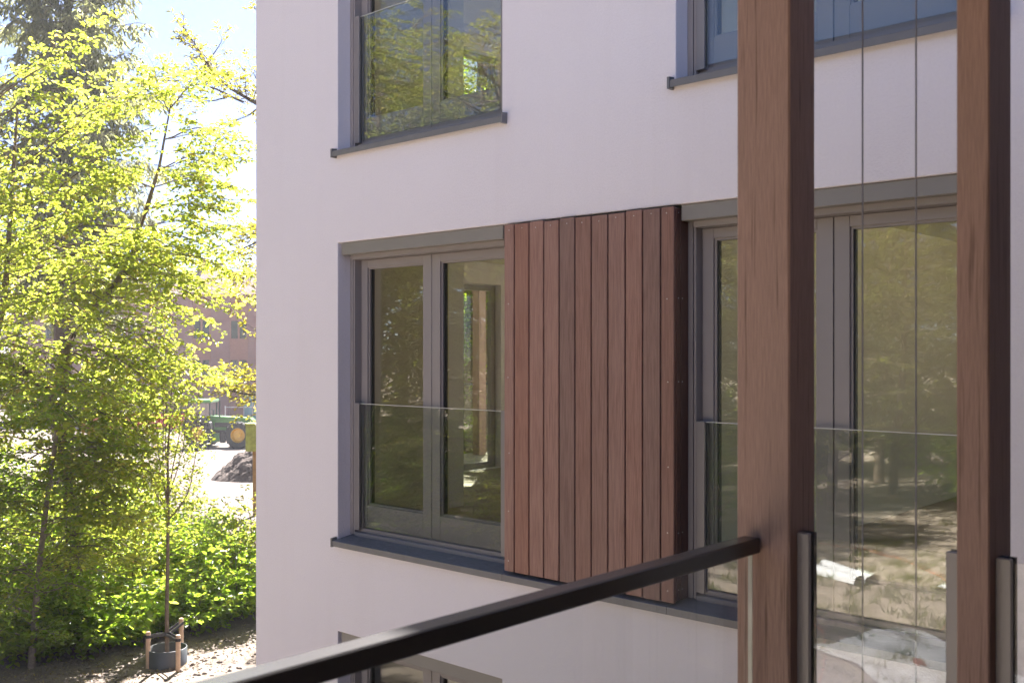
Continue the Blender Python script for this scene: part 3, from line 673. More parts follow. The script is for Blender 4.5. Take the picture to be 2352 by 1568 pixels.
# ---- oak reaching in from behind the building
def oak():
    v = Veg(31); o = dict(leaf=.115, sp=.055, gap=.15, droop=-.1, per_m=5, tl=.2, tilt=.9, wob=.22, spread=.4)
    base = gz(at(760, 1150, 25)); v.tube(np.array([base, at(752, 900, 25), at(745, 600, 25), at(730, 330, 25), at(725, 60, 25), at(720, -200, 25)]), np.array([.3, .26, .24, .2, .14, .06]), 9)
    B = lambda pts, r=.03, **k: v.bough([at(*p) for p in pts], r, o, **k)
    B([(735, 330, 25), (640, 270, 24.5), (585, 240, 24.2), (530, 222, 24), (490, 180, 24), (455, 120, 24), (418, 55, 24)], .07, tl=.9, n=40)
    B([(560, 235, 24), (500, 205, 23.8), (430, 180, 23.5), (365, 180, 23.2)], .03, tl=.8)
    B([(520, 225, 24), (470, 235, 23.6), (400, 230, 23.4)], .02, tl=.7)
    B([(600, 245, 24.2), (560, 270, 24.3), (520, 290, 24.5)], .02, tl=.7)
    B([(470, 150, 24), (500, 110, 23.8), (512, 85, 23.7)], .02, tl=.6)
    B([(640, 270, 24.5), (600, 200, 24.2), (575, 150, 24)], .03, tl=.6)
    B([(740, 500, 25), (650, 540, 24.6), (580, 560, 24.3), (520, 610, 24)], .05, tl=.9)
    B([(740, 560, 25), (650, 600, 24.8), (590, 625, 25), (545, 650, 25)], .05, tl=.9, n=30)
    B([(640, 500, 25), (600, 520, 24.8), (565, 560, 25)], .04, tl=.7, n=26)
    B([(745, 650, 25), (650, 660, 24.4), (600, 690, 24.2), (560, 700, 24)], .04, tl=.8)
    B([(755, 930, 25), (660, 918, 24.5), (580, 914, 24.2), (520, 905, 24), (470, 885, 23.8)], .06, tl=.8, n=44)
    B([(755, 900, 25), (650, 890, 24.6), (590, 880, 24.6), (545, 870, 24.4)], .04, tl=.9, n=30)
    B([(755, 960, 25), (650, 950, 24.6), (585, 950, 24.5), (555, 960, 24.3)], .03, tl=.5)
    B([(735, 100, 25), (640, 30, 24.5), (585, 20, 24)], .04, tl=.5)
    B([(740, 420, 25), (640, 350, 24.5), (588, 345, 24)], .03, tl=.5); B([(640, 760, 25), (600, 765, 24.8), (570, 745, 24.5)], .03, tl=.6)
    v.plant('oak_tree', 'open oak with knotty bare limbs and young yellow leaves reaching from behind the building', 'tree', base, 'bark_dark', 'leaf_yellow', None, .5)
oak()

# ---- dark conifer behind
def conifer():
    v = Veg(41); Zc = 33.0; base = gz(at(142, 1000, Zc)); H = 21.0
    top = base + np.array([.3, .2, H]); v.tube(np.array([base, base + np.array([.05, .05, H * .35]), base + np.array([.15, .1, H * .7]), top]), np.array([.34, .27, .16, .03]), 9)
    o = dict(leaf=.26, sp=.06, gap=.16, droop=.9, tilt=.8, up=.4, hang=.75, wob=.16, spread=.3)
    for k in range(92):
        t = .30 + .68 * k / 91; p = base + (top - base) * t; a = k * 2.4 + v.r.uniform(-.4, .4)
        L = np.interp(t, [.3, .45, .6, 1], [2.4, 3.5, 3.3, .6]) * v.r.uniform(.55, 1.1)
        d = np.array([math.cos(a), math.sin(a), 0]); tip = p + d * L + np.array([0, 0, v.r.uniform(-.3, .55)])
        v.bough([p, p + d * L * .5 + np.array([0, 0, -.12]), tip], .035, o, n=int(6 + L * 6), tl=.95, depth=1, t0=.15)
    b = base + (top - base) * .42
    for (pts) in ([(140, 600, Zc), (220, 440, Zc - 1.2), (290, 430, Zc - 1.6), (338, 405, Zc - 1.8)], [(138, 560, Zc), (200, 420, Zc - 1), (245, 400, Zc - 1.2), (330, 445, Zc - 1.6)]):
        v.bough([at(*p) for p in pts], .05, dict(o, sp=.11), n=10, tl=.7, t0=.4)
    v.plant('conifer_tree', 'tall dark green conifer with drooping boughs behind the spring tree', 'tree', base, 'bark_dark', 'needles', None, .16)
conifer()

# ---- shrubs
def shrub_proto(seed, leaf, mat, h, wd, name, label, n=34, w=.62):
    v = Veg(seed); o = dict(leaf=leaf, sp=leaf * .5, gap=.12, droop=.35, per_m=9, tilt=.6, tl=.32)
    for k in range(n):
        a = k * 2.4 + v.r.uniform(-.3, .3); q = math.sqrt((k + .5) / n); L = wd * q
        p = np.array([math.cos(a) * .12 * q, math.sin(a) * .12 * q, 0]); tip = np.array([math.cos(a) * L, math.sin(a) * L, h * (1.0 - .62 * q * q) * v.r.uniform(.7, 1.08)])
        mid = np.array([tip[0] * .42, tip[1] * .42, tip[2] * .68]); v.bough([p, mid, tip], .014, o, t0=.12, tl=.46)
    return v.plant(name, label, 'shrub', (0, 0, 0), 'bark', mat, 'shrubs along the sandy path', w)
def shrubs():
    A = shrub_proto(51, .10, 'leaf_green', 2.2, 1.35, 'leafy_shrub', 'x'); Bp = shrub_proto(52, .085, 'leaf_spring', 1.9, 1.3, 'leafy_shrub', 'x'); Cc = shrub_proto(53, .13, 'leaf_green', 1.4, 1.1, 'leafy_shrub', 'x', 26)
    spots = [('A', 20, 16.2, 1.0, 'green shrub at the left edge below the slim tree'), ('B', 130, 17.0, 1.05, 'light green shrub behind the slim pale trunk'),
             ('C', 240, 15.9, .95, 'large leaved low shrub left of the staked young tree'), ('B', 300, 17.6, 1.1, 'light green shrub behind the staked young tree on its left'),
             ('A', 365, 18.2, .86, 'green shrub right behind the staked young tree'), ('C', 445, 16.9, .8, 'low large leaved shrub right of the staked young tree'),
             ('A', 500, 18.4, .85, 'green shrub between young tree and white corner'), ('C', 545, 17.6, .95, 'large leaved shrub nearest the white building corner'),
             ('B', 590, 18.9, 1.0, 'light green shrub half hidden by the white building corner'), ('C', 150, 15.5, .8, 'low large leaved shrub on the path edge below the forked trunk'),
             ('C', 60, 15.3, .75, 'low shrub at the path edge in the left corner'), ('A', 430, 20.0, .82, 'green shrub farther back left of the dirt mound'),
             ('B', 210, 18.6, 1.1, 'light green shrub deep behind the forked trunk'), ('C', 340, 16.6, .72, 'small low shrub touching the left stake'), ('B', -60, 16.5, 1.2, 'light green shrub cut by the left edge'), ('A', 250, 20.5, 1.15, 'tall green shrub far behind the forked trunk'), ('B', 120, 20.0, 1.3, 'tall light green shrub far behind the slim trunk'), ('A', -10, 19.5, 1.3, 'tall green shrub far back at the left edge'), ('B', 340, 21.0, 1.05, 'tall light green shrub far behind the staked young tree'), ('B', 480, 21.5, .8, 'light green shrub before the pale yard')]
    src = {'A': A, 'B': Bp, 'C': Cc}; used = set()
    for i, (k, px, Z, sc, lb) in enumerate(spots):
        p = at(px, 1200, Z); p = gz(p); p[2] -= .03
        if k not in used:
            o = src[k]; used.add(k); o.location = p; o.scale = (sc,) * 3; o['label'] = lb
        else: copy_tree(src[k], p, i * 1.7, sc, lb)
    # woodland in front of the facade (mirrored by the windows)
    for i, (x, y, k, sc) in enumerate([(-17.5, -9, 'A', 1.4), (-20, -6.5, 'B', 1.5), (-15.5, -12.5, 'B', 1.5), (-14, -16, 'A', 1.4), (-19, -12, 'A', 1.6), (-13.5, -20, 'B', 1.3), (-10, -26, 'A', 1.3), (-22, -4, 'A', 1.5), *[(-24 + 2.1 * k, -33 - 3 * math.sin(k * 1.7) - .25 * k, 'AB'[k % 2], 1.9) for k in range(15)], *[(-27 + .9 * k, -6 - 2.6 * k, 'BA'[k % 2], 1.9) for k in range(9)]]):
        copy_tree(src[k], gz((x, y, 0)), i * 2.1, sc, 'shrub at the foot of the wood facing the white facade', 'shrubs of the wood facing the facade')
shrubs()

# ---- woodland trees facing the facade, and behind the building
def wood_tree(seed, H, Wd, name, mat, leaf=.13, nb=60):
    v = Veg(seed); o = dict(leaf=leaf, sp=leaf * .55, gap=.24, droop=.25, per_m=5, tilt=.55, wob=.14)
    bend = np.array([v.r.uniform(-.6, .6), v.r.uniform(-.6, .6), 0])
    T = [np.zeros(3), np.array([.1, 0, H * .25]) + bend * .2, np.array([0, .15, H * .5]) + bend * .6, np.array([.1, .1, H * .75]) + bend, np.array([0, 0, H]) + bend * 1.2]
    v.tube(np.array(T), np.array([.2, .17, .13, .08, .02]), 8)
    for k in range(nb):
        t = .14 + .84 * (k / (nb - 1)); i = min(3, int(t * 4)); p = T[i] + (T[i + 1] - T[i]) * (t * 4 - i); a = k * 2.4
        L = Wd * math.sin(math.pi * min(1, .12 + .86 * t)) ** .7 * v.r.uniform(.6, 1.1) + .3
        tip = p + np.array([math.cos(a) * L, math.sin(a) * L, L * v.r.uniform(.0, .6)]); v.bough([p, (p + tip) / 2 + np.array([0, 0, .1 * L]), tip], .03, o, tl=1.1, t0=.25)
    return v.plant(name, 'x', 'tree', (0, 0, 0), 'bark', mat, 'trees of the wood facing the facade')
def woods():
    T1 = wood_tree(61, 12.5, 3.4, 'woodland_tree', 'leaf_wood', .11); T2 = wood_tree(62, 10.5, 3.6, 'woodland_tree', 'leaf_wood', .105)
    lab = 'leafy woodland tree mirrored in the window panes'
    sp = [(T1, -18.5, -9.5, 1.0), (T2, -15.5, -15, .95), (T1, -22, -5.5, 1.05), (T2, -22, -13, 1.2), (T1, -13, -23, .8), (T2, -9.5, -29, .82), (T1, -18, -20, 1.0), (T2, -5, -31, .8), (T1, -14.5, -30, .9), (T2, -26, -9, 1.2), (T1, -28, -18, 1.3), (T2, -20, -28, 1.1), (T1, 0, -33, .72), (T2, -17, -12.5, 1.15), (T1, -20.5, -16.5, 1.1), (T2, -16, -24, 1.0), (T1, -11.5, -32, .9), (T2, -24, -22, 1.25), (T1, -7.5, -36, .85), (T2, -25, -3, 1.1), (T1, -31, -11, 1.35), (T2, -2, -38, .85), (T1, -17, -34, 1.1), (T2, -13, -27.5, .8), *[((T1, T2)[k % 2], -36 + 3.6 * k, -44 - 3 * math.sin(k * 2.1), 1.25) for k in range(14)], *[((T2, T1)[k % 2], -36 + 1.2 * k, -8 - 5.2 * k, 1.5) for k in range(7)]]
    seen = set()
    for i, (t, x, y, s) in enumerate(sp):
        p = gz((x, y, 0)); p[2] -= .05
        if t.name not in seen: seen.add(t.name); t.location = p; t.scale = (s,) * 3; t['label'] = lab
        else: copy_tree(t, p, i * 1.3, s, lab)
    copy_tree(T2, gz(at(1050, 900, 22)), .7, 1.0, 'spring tree glimpsed through the room beyond the right sash', 'trees behind the building')
    copy_tree(T1, gz(at(1170, 900, 24)), 2.0, 1.0, 'green tree glimpsed through the room beyond the right sash', 'trees behind the building')
    v = Veg(71)                                                                # ivy-clad old trunk seen through the room
    b = gz(at(1092, 900, 17.5)); P = np.array([b, b + np.array([.05, 0, 2]), b + np.array([-.05, .1, 4]), b + np.array([.1, .1, 7]), b + np.array([.3, 0, 11])]); v.tube(P, np.array([.30, .26, .24, .22, .12]), 10)
    o = dict(leaf=.09, sp=.045, gap=.12, droop=-.4, per_m=6, tilt=.9)
    for k in range(90):
        z = v.r.uniform(.2, 5.2); a = v.r.uniform(0, 6.28); p = b + np.array([math.cos(a) * .26, math.sin(a) * .26, z]); v.twig(p, np.array([-math.sin(a) * .4, math.cos(a) * .4, 1.0]), .6, .006, 1, o)
    for k in range(16):
        a = k * 2.4; z = v.r.uniform(5, 11); p = b + np.array([.1, .1, z]); tip = p + np.array([math.cos(a), math.sin(a), .3]) * 2.4; v.bough([p, (p + tip) / 2, tip], .03, o, tl=.9)
    v.plant('ivy_clad_tree', 'thick ivy clad trunk glimpsed through the right sash of the middle window', 'tree', b, 'bark', 'leaf_green')
    # far trees behind the red building
    F1 = wood_tree(63, 12.0, 5.0, 'far_tree', 'leaf_far', .30, 44)
    lb = ['pale ochre tree crown above the red building roof', 'pale ochre tree behind the roof nearest the white building', 'far ochre tree behind the conifer', 'far ochre tree at the left edge horizon']
    for i, (px, Z, s) in enumerate(((455, 112, 1.2), (560, 118, 1.05), (330, 115, 1.15), (60, 110, 1.2))):
        p = gz(at(px, 800, Z))
        if i == 0: F1.location = p; F1.scale = (s,) * 3; F1['label'] = lb[0]; F1['group'] = 'far trees behind the red building'
        else: copy_tree(F1, p, i * 1.9, s, lb[i], 'far trees behind the red building')
woods()

# ---- staked young tree
def young_tree():
    v = Veg(81); base = gz(at(384, 1520, 15.1)); o = dict(leaf=.058, sp=.045, gap=.14, droop=-.5, tilt=.9, wob=.08, spread=.15)
    z = base[2]
    P = [base, at(383, 1400, 15.1), at(385, 1300, 15.1), at(386, 1190, 15.1), at(385, 1050, 15.1), at(392, 930, 15.1), at(396, 835, 15.1)]
    v.tube(np.array(P), np.array([.034, .029, .026, .026, .017, .010, .004]), 8)
    for (pts, r) in (([(386, 1195, 15.1), (420, 1150, 15), (440, 1080, 15), (448, 980, 14.9)], .013), ([(385, 1150, 15.1), (368, 1080, 15.1), (360, 980, 15.2), (352, 860, 15.2)], .014), ([(386, 1165, 15.1), (376, 1100, 14.9), (372, 1000, 14.8), (366, 890, 14.8)], .012),
                     ([(386, 1120, 15.1), (402, 1060, 15.3), (412, 960, 15.4), (418, 880, 15.4)], .012), ([(386, 1180, 15.1), (345, 1120, 15), (330, 1040, 15), (322, 930, 15)], .011), ([(386, 1090, 15.1), (380, 1000, 15.3), (378, 900, 15.4), (374, 840, 15.4)], .010),
                     ([(386, 1140, 15.1), (405, 1090, 14.8), (425, 1030, 14.7), (432, 920, 14.7)], .010)):
        v.bough([at(*p) for p in pts], r, o, n=24, tl=.5, t0=.12, depth=1, r1=.005)
    e = v.plant('young_tree', 'young staked tree with slender upright branches and tiny leaves', 'tree', base, 'bark', 'leaf_spring')
    rt = empty('planting_ring', tuple(base), 0, 'dark grey plastic watering ring round the young tree', 'planter ring')
    bm = bmesh.new(); lathe(bm, [(.285, -.06), (.283, .25), (.272, .252), (.270, .0), (.268, -.06)], (0, 0, 0), 'z', 40, cap=False); ring = finish('ring_wall', bm, 'ring_grey', rt, True)
    bm = bmesh.new(); lathe(bm, [(.001, .05), (.12, .045), (.22, .03), (.268, .02)], (0, 0, 0), 'z', 28, cap=False); finish('soil_fill', bm, 'soil', rt, True)
    tops = []
    for px, Z, h, lb in ((340, 14.92, .53, 'left round wooden stake beside the grey planting ring'), (409, 14.70, .53, 'front round wooden stake before the grey planting ring'), (416, 15.45, .56, 'rear round wooden stake behind the grey planting ring')):
        p = gz(at(px, 1500, Z)); bm = bmesh.new(); lathe(bm, [(.032, -.08), (.033, .0), (.034, h - .012), (.028, h)], (0, 0, 0), 'z', 14)
        o2 = finish('tree_stake', bm, 'stake_wood', None, True); o2.location = (p[0], p[1], p[2] - .08); tag(o2, lb, 'stake', 'wooden tree stakes'); tops.append(p + np.array([0, 0, h - .07]))
    c = base + np.array([0, 0, .45])
    for p, lb in zip(tops, ('black strap from left stake to young tree', 'black strap from front stake to young tree', 'black strap from rear stake to young tree')):
        bm = bmesh.new(); d = p - c; L = math.hypot(d[0], d[1]); u = np.array([d[0] / L, d[1] / L, 0]); n_ = np.array([-u[1], u[0], 0]); hw = .022
        pts = []
        for q in range(15): a = -math.pi / 2 + math.pi * q / 14; pts.append(p + (u * math.cos(a) + n_ * math.sin(a)) * .037)
        m_ = (c + p) / 2
        for q in range(15): a = math.pi / 2 + math.pi * q / 14; pts.append(c + (u * math.cos(a) + n_ * math.sin(a)) * .036)
        nP = len(pts); inn = []
        cen = m_
        vv = []
        for q in pts:
            w_ = (c if np.linalg.norm((q - c)[:2]) < np.linalg.norm((q - p)[:2]) else p); dr = q - w_; dr[2] = 0; dr /= np.linalg.norm(dr)
            vv.append([bm.verts.new(tuple(q + s_)) for s_ in (np.array([0, 0, -hw]), np.array([0, 0, hw]), np.array([0, 0, hw]) - dr * .004, np.array([0, 0, -hw]) - dr * .004)])
        for q in range(nP):
            A_, B_ = vv[q], vv[(q + 1) % nP]
            for e_ in range(4): bm.faces.new((A_[e_], B_[e_], B_[(e_ + 1) % 4], A_[(e_ + 1) % 4]))
        bmesh.ops.recalc_face_normals(bm, faces=bm.faces)
        s2 = finish('tree_tie', bm, 'strap_black'); tag(s2, lb, 'strap', 'black tree ties')
young_tree()

# ------------------------------------------------------------------ building site beyond
def local_frame(px, Z): p = gz(at(px, 900, Z)); return p
def red_building():
    p = local_frame(480, 82); p[2] -= .1; e = empty('red_building', tuple(p), HEAD, 'long reddish brown clad building behind the trees with paired windows', 'building')
    h0 = 0.0; top = E + 4.5 - p[2]; x0, x1 = -16.0, 10.0
    zr = [E - p[2] - (h - 807) / F * 82 for h in (847, 757)]                   # lintel-to-sill centres of the two visible rows
    bm = bmesh.new(); bbox(bm, x0, x1, .12, 10, h0, top); finish('wall', bm, 'spandrel', e)
    box('cornice', x0 - .1, x1 + .1, -.15, .11, top - .25, top + .1, 'spandrel', e)
    cxs = [(-14.0 + 2.99 * k) - .12 + .06 for k in range(8)]
    off = (548 - 480) * 82 / F                                                 # one axis falls at px 548
    cxs = [off + 2.99 * k for k in range(-6, 3)]
    for cx in cxs:
        a, b = cx + .69 + .06, cx + 2.99 - .69 - .06
        for (z0, z1) in ((h0, zr[0] - .9), (zr[0] - .88, zr[0] + .85), (zr[0] + .87, zr[1] - .9), (zr[1] - .88, zr[1] + .85), (zr[1] + .87, top - .26)):
            if b < x1: box('cladding_panel', a, b, .0, .118, z0, z1 - .02, 'ribbed_cladding', e)
        for z in zr:
            bm = bmesh.new(); hw, hh = .68, .76
            for s in (-1, 1): bbox(bm, cx + s * hw - .05, cx + s * hw + .05, .02, .118, z - hh, z + hh)
            bbox(bm, cx - .07, cx + .07, .02, .118, z - hh + .051, z + hh - .051); bbox(bm, cx - hw + .051, cx + hw - .051, .02, .118, z - hh, z - hh + .05); bbox(bm, cx - hw + .051, cx + hw - .051, .02, .118, z + hh - .05, z + hh)
            w = finish('window', bm, 'spandrel', e)
            for s in (-1, 1): box('pane', cx + s * .35 - .26, cx + s * .35 + .26, .08, .117, z - hh + .06, z + hh - .06, 'far_glass', w)
            box('sill', cx - hw - .08, cx + hw + .08, -.06, .10, z - hh - .1, z - hh - .02, 'spandrel', w)
    d = box('glass_door', off + .4, off + 2.6, -.02, .10, 0.05, 2.4, 'far_teal', e)
    for k in range(4): box('door_frame', off + .4 + k * .7, off + .46 + k * .7, -.07, -.021, 0.05, 2.4, 'fence_steel', d)
    bm = bmesh.new(); prism(bm, [(.6, top + .11), (3.5, top + 2.2), (7, top + 2.2), (9.8, top + .11)], 'x', x0 + .5, x1 - .5); r = finish('roof', bm, 'roof_brown', e)
    box('chimney', -2.1, -1.5, 4, 4.6, top + 2.0, top + 3.3, 'brick_red', r)
    dm = box('dormer', -5.0, -3.4, 1.2, 3.4, top + .3, top + 1.75, 'roof_brown', r)
    box('pane', -4.75, -3.65, 1.15, 1.198, top + .5, top + 1.5, 'far_glass', e)
red_building()

def tractor():
    Z = 60; p = gz(at(500, 900, Z)); k = Z / F
    gzr = p[2]; e = empty('tractor', tuple(p), HEAD, 'green tractor with yellow wheel rims parked on the building site', 'tractor')
    def X(px): return (px - 500) * k
    wheels = [(X(467), .82, 'r'), (X(557), .76, 'f')]
    for (wx, r, kd) in wheels:
        for y in (-.85, .85):
            w = .5 if kd == 'r' else .42; s = -1 if y < 0 else 1
            bm = bmesh.new(); lathe(bm, [(r * .55, y - w / 2), (r * .93, y - w / 2), (r, y - w / 2 + .08), (r, y + w / 2 - .08), (r * .93, y + w / 2), (r * .55, y + w / 2)], (wx, 0, r), 'y', 32, cap=False)
            for q in range(20):                                                # tread lugs
                a = 2 * math.pi * q / 20; c_, s_ = math.cos(a), math.sin(a)
                for (o0, o1, da) in ((-w / 2, 0.0, 0), (0.0, w / 2, .16)):
                    ca, sa = math.cos(a + da), math.sin(a + da); vs_ = []
                    for rr in (r * .97, r * 1.035):
                        for tt in (-.04, .04):
                            for yy in (o0, o1): vs_.append(bm.verts.new((wx + ca * rr - sa * tt, y + yy, r + sa * rr + ca * tt)))
                    for f in ((0, 1, 3, 2), (4, 6, 7, 5), (0, 4, 5, 1), (2, 3, 7, 6), (0, 2, 6, 4), (1, 5, 7, 3)): bm.faces.new([vs_[i] for i in f])
            wh = finish('tyre', bm, 'tyre', e)
            bm = bmesh.new(); yo = y + s * w * .42; yi = y + s * w * .1
            lathe(bm, [(r * .56, yo), (r * .52, yo), (r * .44, yi), (r * .22, yi), (r * .2, yi + s * .1), (.001, yi + s * .1)], (wx, 0, r), 'y', 28, cap=False); finish('rim', bm, 'tractor_yellow', wh)
    a, b = X(478), X(585)
    bm = bmesh.new(); prism(bm, [(a, 1.05), (b, .95), (b, 1.55), (b - .2, 1.72), (a, 1.85)], 'y', -.36, .36); hood = finish('hood', bm, 'tractor_green', e)
    boxes('grille', [(a + .5, b - .5, -.37, -.362, 1.2, 1.45)], 'machine_dark', hood)
    bm = bmesh.new(); bbox(bm, X(455), b - .1, -.3, .3, .62, 1.04); finish('chassis', bm, 'machine_dark', e)
    box('tank', X(488), X(512), -.75, -.35, .35, .85, 'tractor_green', e, .03)
    box('step', X(514), X(524), -.8, -.45, .3, 1.0, 'machine_dark', e, .01)
    c0, c1 = X(448), X(490)
    for x in (c0, c1):
        for y in (-.7, .7): box('cab_pillar', x - .04, x + .04, y - .04, y + .04, 1.1, 2.62, 'machine_dark', e)
    box('cab_roof', c0 - .12, c1 + .12, -.8, .8, 2.62, 2.8, 'tractor_green', e, .05)
    for y in (-.7, .7): box('cab_window', c0 + .045, c1 - .045, y - .01, y + .01, 1.3, 2.58, 'rail_glass', e)
    bm = bmesh.new(); prism(bm, [(X(463) - .9, 1.2), (X(463) - .6, 1.75), (X(463) + .1, 1.85), (X(463) + .8, 1.5), (X(463) + .9, 1.1), (X(463) + .75, 1.1), (X(463) + .6, 1.4), (X(463), 1.68), (X(463) - .55, 1.6), (X(463) - .8, 1.15)], 'y', -1.1, -.55); finish('fender', bm, 'machine_dark', e)
    bm = bmesh.new(); lathe(bm, [(.05, 1.7), (.05, 2.75)], (X(508), -.32, 0), 'z', 10); finish('exhaust_pipe', bm, 'machine_dark', e)
    box('mirror', X(500), X(504), -1.05, -.95, 1.9, 2.25, 'machine_dark', e); box('mirror_arm', X(490) + .02, X(504), -.94, -.90, 2.24, 2.27, 'machine_dark', e)
    box('front_weight', b - .02, b + .35, -.4, .4, .7, 1.1, 'tractor_green', e, .03)
    # red trailer behind it
    q = gz(at(330, 900, 60)); t = empty('red_trailer', tuple(q), HEAD, 'red farm trailer behind the leaves left of the tractor', 'trailer')
    boxes('bed', [(-3.2, 2.3, -1.1, 1.1, .95, 1.15)], 'machine_dark', t)
    bm = bmesh.new()
    for (z0, z1) in ((1.16, 1.5), (1.55, 1.9)): bbox(bm, -3.2, 2.3, -1.12, -1.07, z0, z1); bbox(bm, -3.2, 2.3, 1.07, 1.12, z0, z1)
    for x in (-3.2, -1.4, .4, 2.2): bbox(bm, x, x + .09, -1.17, -1.125, .96, 1.95)
    finish('side_board', bm, 'machine_red', t)
    for x in (-2.2, -1.0):
        for y in (-.95, .95):
            bm = bmesh.new(); lathe(bm, [(.25, y - .15), (.48, y - .15), (.5, y), (.48, y + .15), (.25, y + .15)], (x, 0, .5), 'y', 24, cap=False); w = finish('tyre', bm, 'tyre', t)
            bm = bmesh.new(); lathe(bm, [(.25, y - .12), (.12, y - .04), (.12, y + .04), (.25, y + .12)], (x, 0, .5), 'y', 20); finish('rim', bm, 'machine_red', w)
    box('drawbar', 2.31, 4.0, -.06, .06, .8, .95, 'machine_dark', t); box('axle', -2.3, -.9, -.8, .8, .6, .94, 'machine_dark', t)
tractor()

def mound():
    p = gz(at(592, 900, 42)); v = Veg(91); n = 120; xs = np.linspace(-1, 1, n); X, Y = np.meshgrid(xs, xs, indexing='ij'); r = np.sqrt(X * X + Y * Y)
    h = np.clip(1 - r, 0, 1) ** .85 * 1.45; nz = np.zeros_like(h)
    for q in range(11): f = 2.2 * 1.5 ** q; a, b = v.r.uniform(0, 6.28, 2); c = v.r.uniform(0, 6.28); nz += np.sin(f * (X * math.cos(c) + Y * math.sin(c)) + a) * np.sin(f * (Y * math.cos(c) - X * math.sin(c)) + b) * .30 / (1.22 ** q)
    h = h * 1.15 + nz * .34 * np.clip(h * 2.2, 0, 1) - .05
    V = np.stack([X * 1.9, Y * 1.9, h], -1).reshape(-1, 3); I = (np.arange(n - 1)[:, None] * n + np.arange(n - 1)).ravel(); Fq = np.stack([I, I + n, I + n + 1, I + 1], 1)
    o = mesh_obj('soil_mound', fast_mesh('soil_mound', V, Fq, 'soil'), None, tuple(p)); tag(o, 'heap of loose dark brown soil beside the white corner', 'soil heap')
mound()

def wooden_box():
    Z = 30; p = gz(at(583, 900, Z)); k = Z / F; e = empty('wooden_box', tuple(p), HEAD, 'greenish weathered wooden box on a post just left of the white corner', 'wooden box')
    z0 = E - (1035 - 807) * k - p[2]; z1 = E - (975 - 807) * k - p[2]; x0, x1 = (568 - 583) * k, (606 - 583) * k
    box('box_body', x0, x1, -.2, .2, z0, z1 - .004, 'box_green', e, .005); box('lid', x0 - .02, x1 + .02, -.23, .23, z1, z1 + .05, 'box_green', e, .006)
    box('post', -.02, .12, -.06, .06, -.1, z0 - .002, 'box_post', e)
    fe = empty('site_fence', tuple(gz(at(560, 900, 66))), HEAD, 'thin steel site fence panel beyond the tractor', 'fence')
    for x in (-1.2, .9, 3.0): box('fence_post', x - .03, x + .03, -.03, .03, 0, 2.1, 'fence_steel', fe)
    for z in (.3, 1.2, 2.0): box('fence_rail', -1.2, 3.0, -.015, .015, z, z + .04, 'fence_steel', fe)
wooden_box()

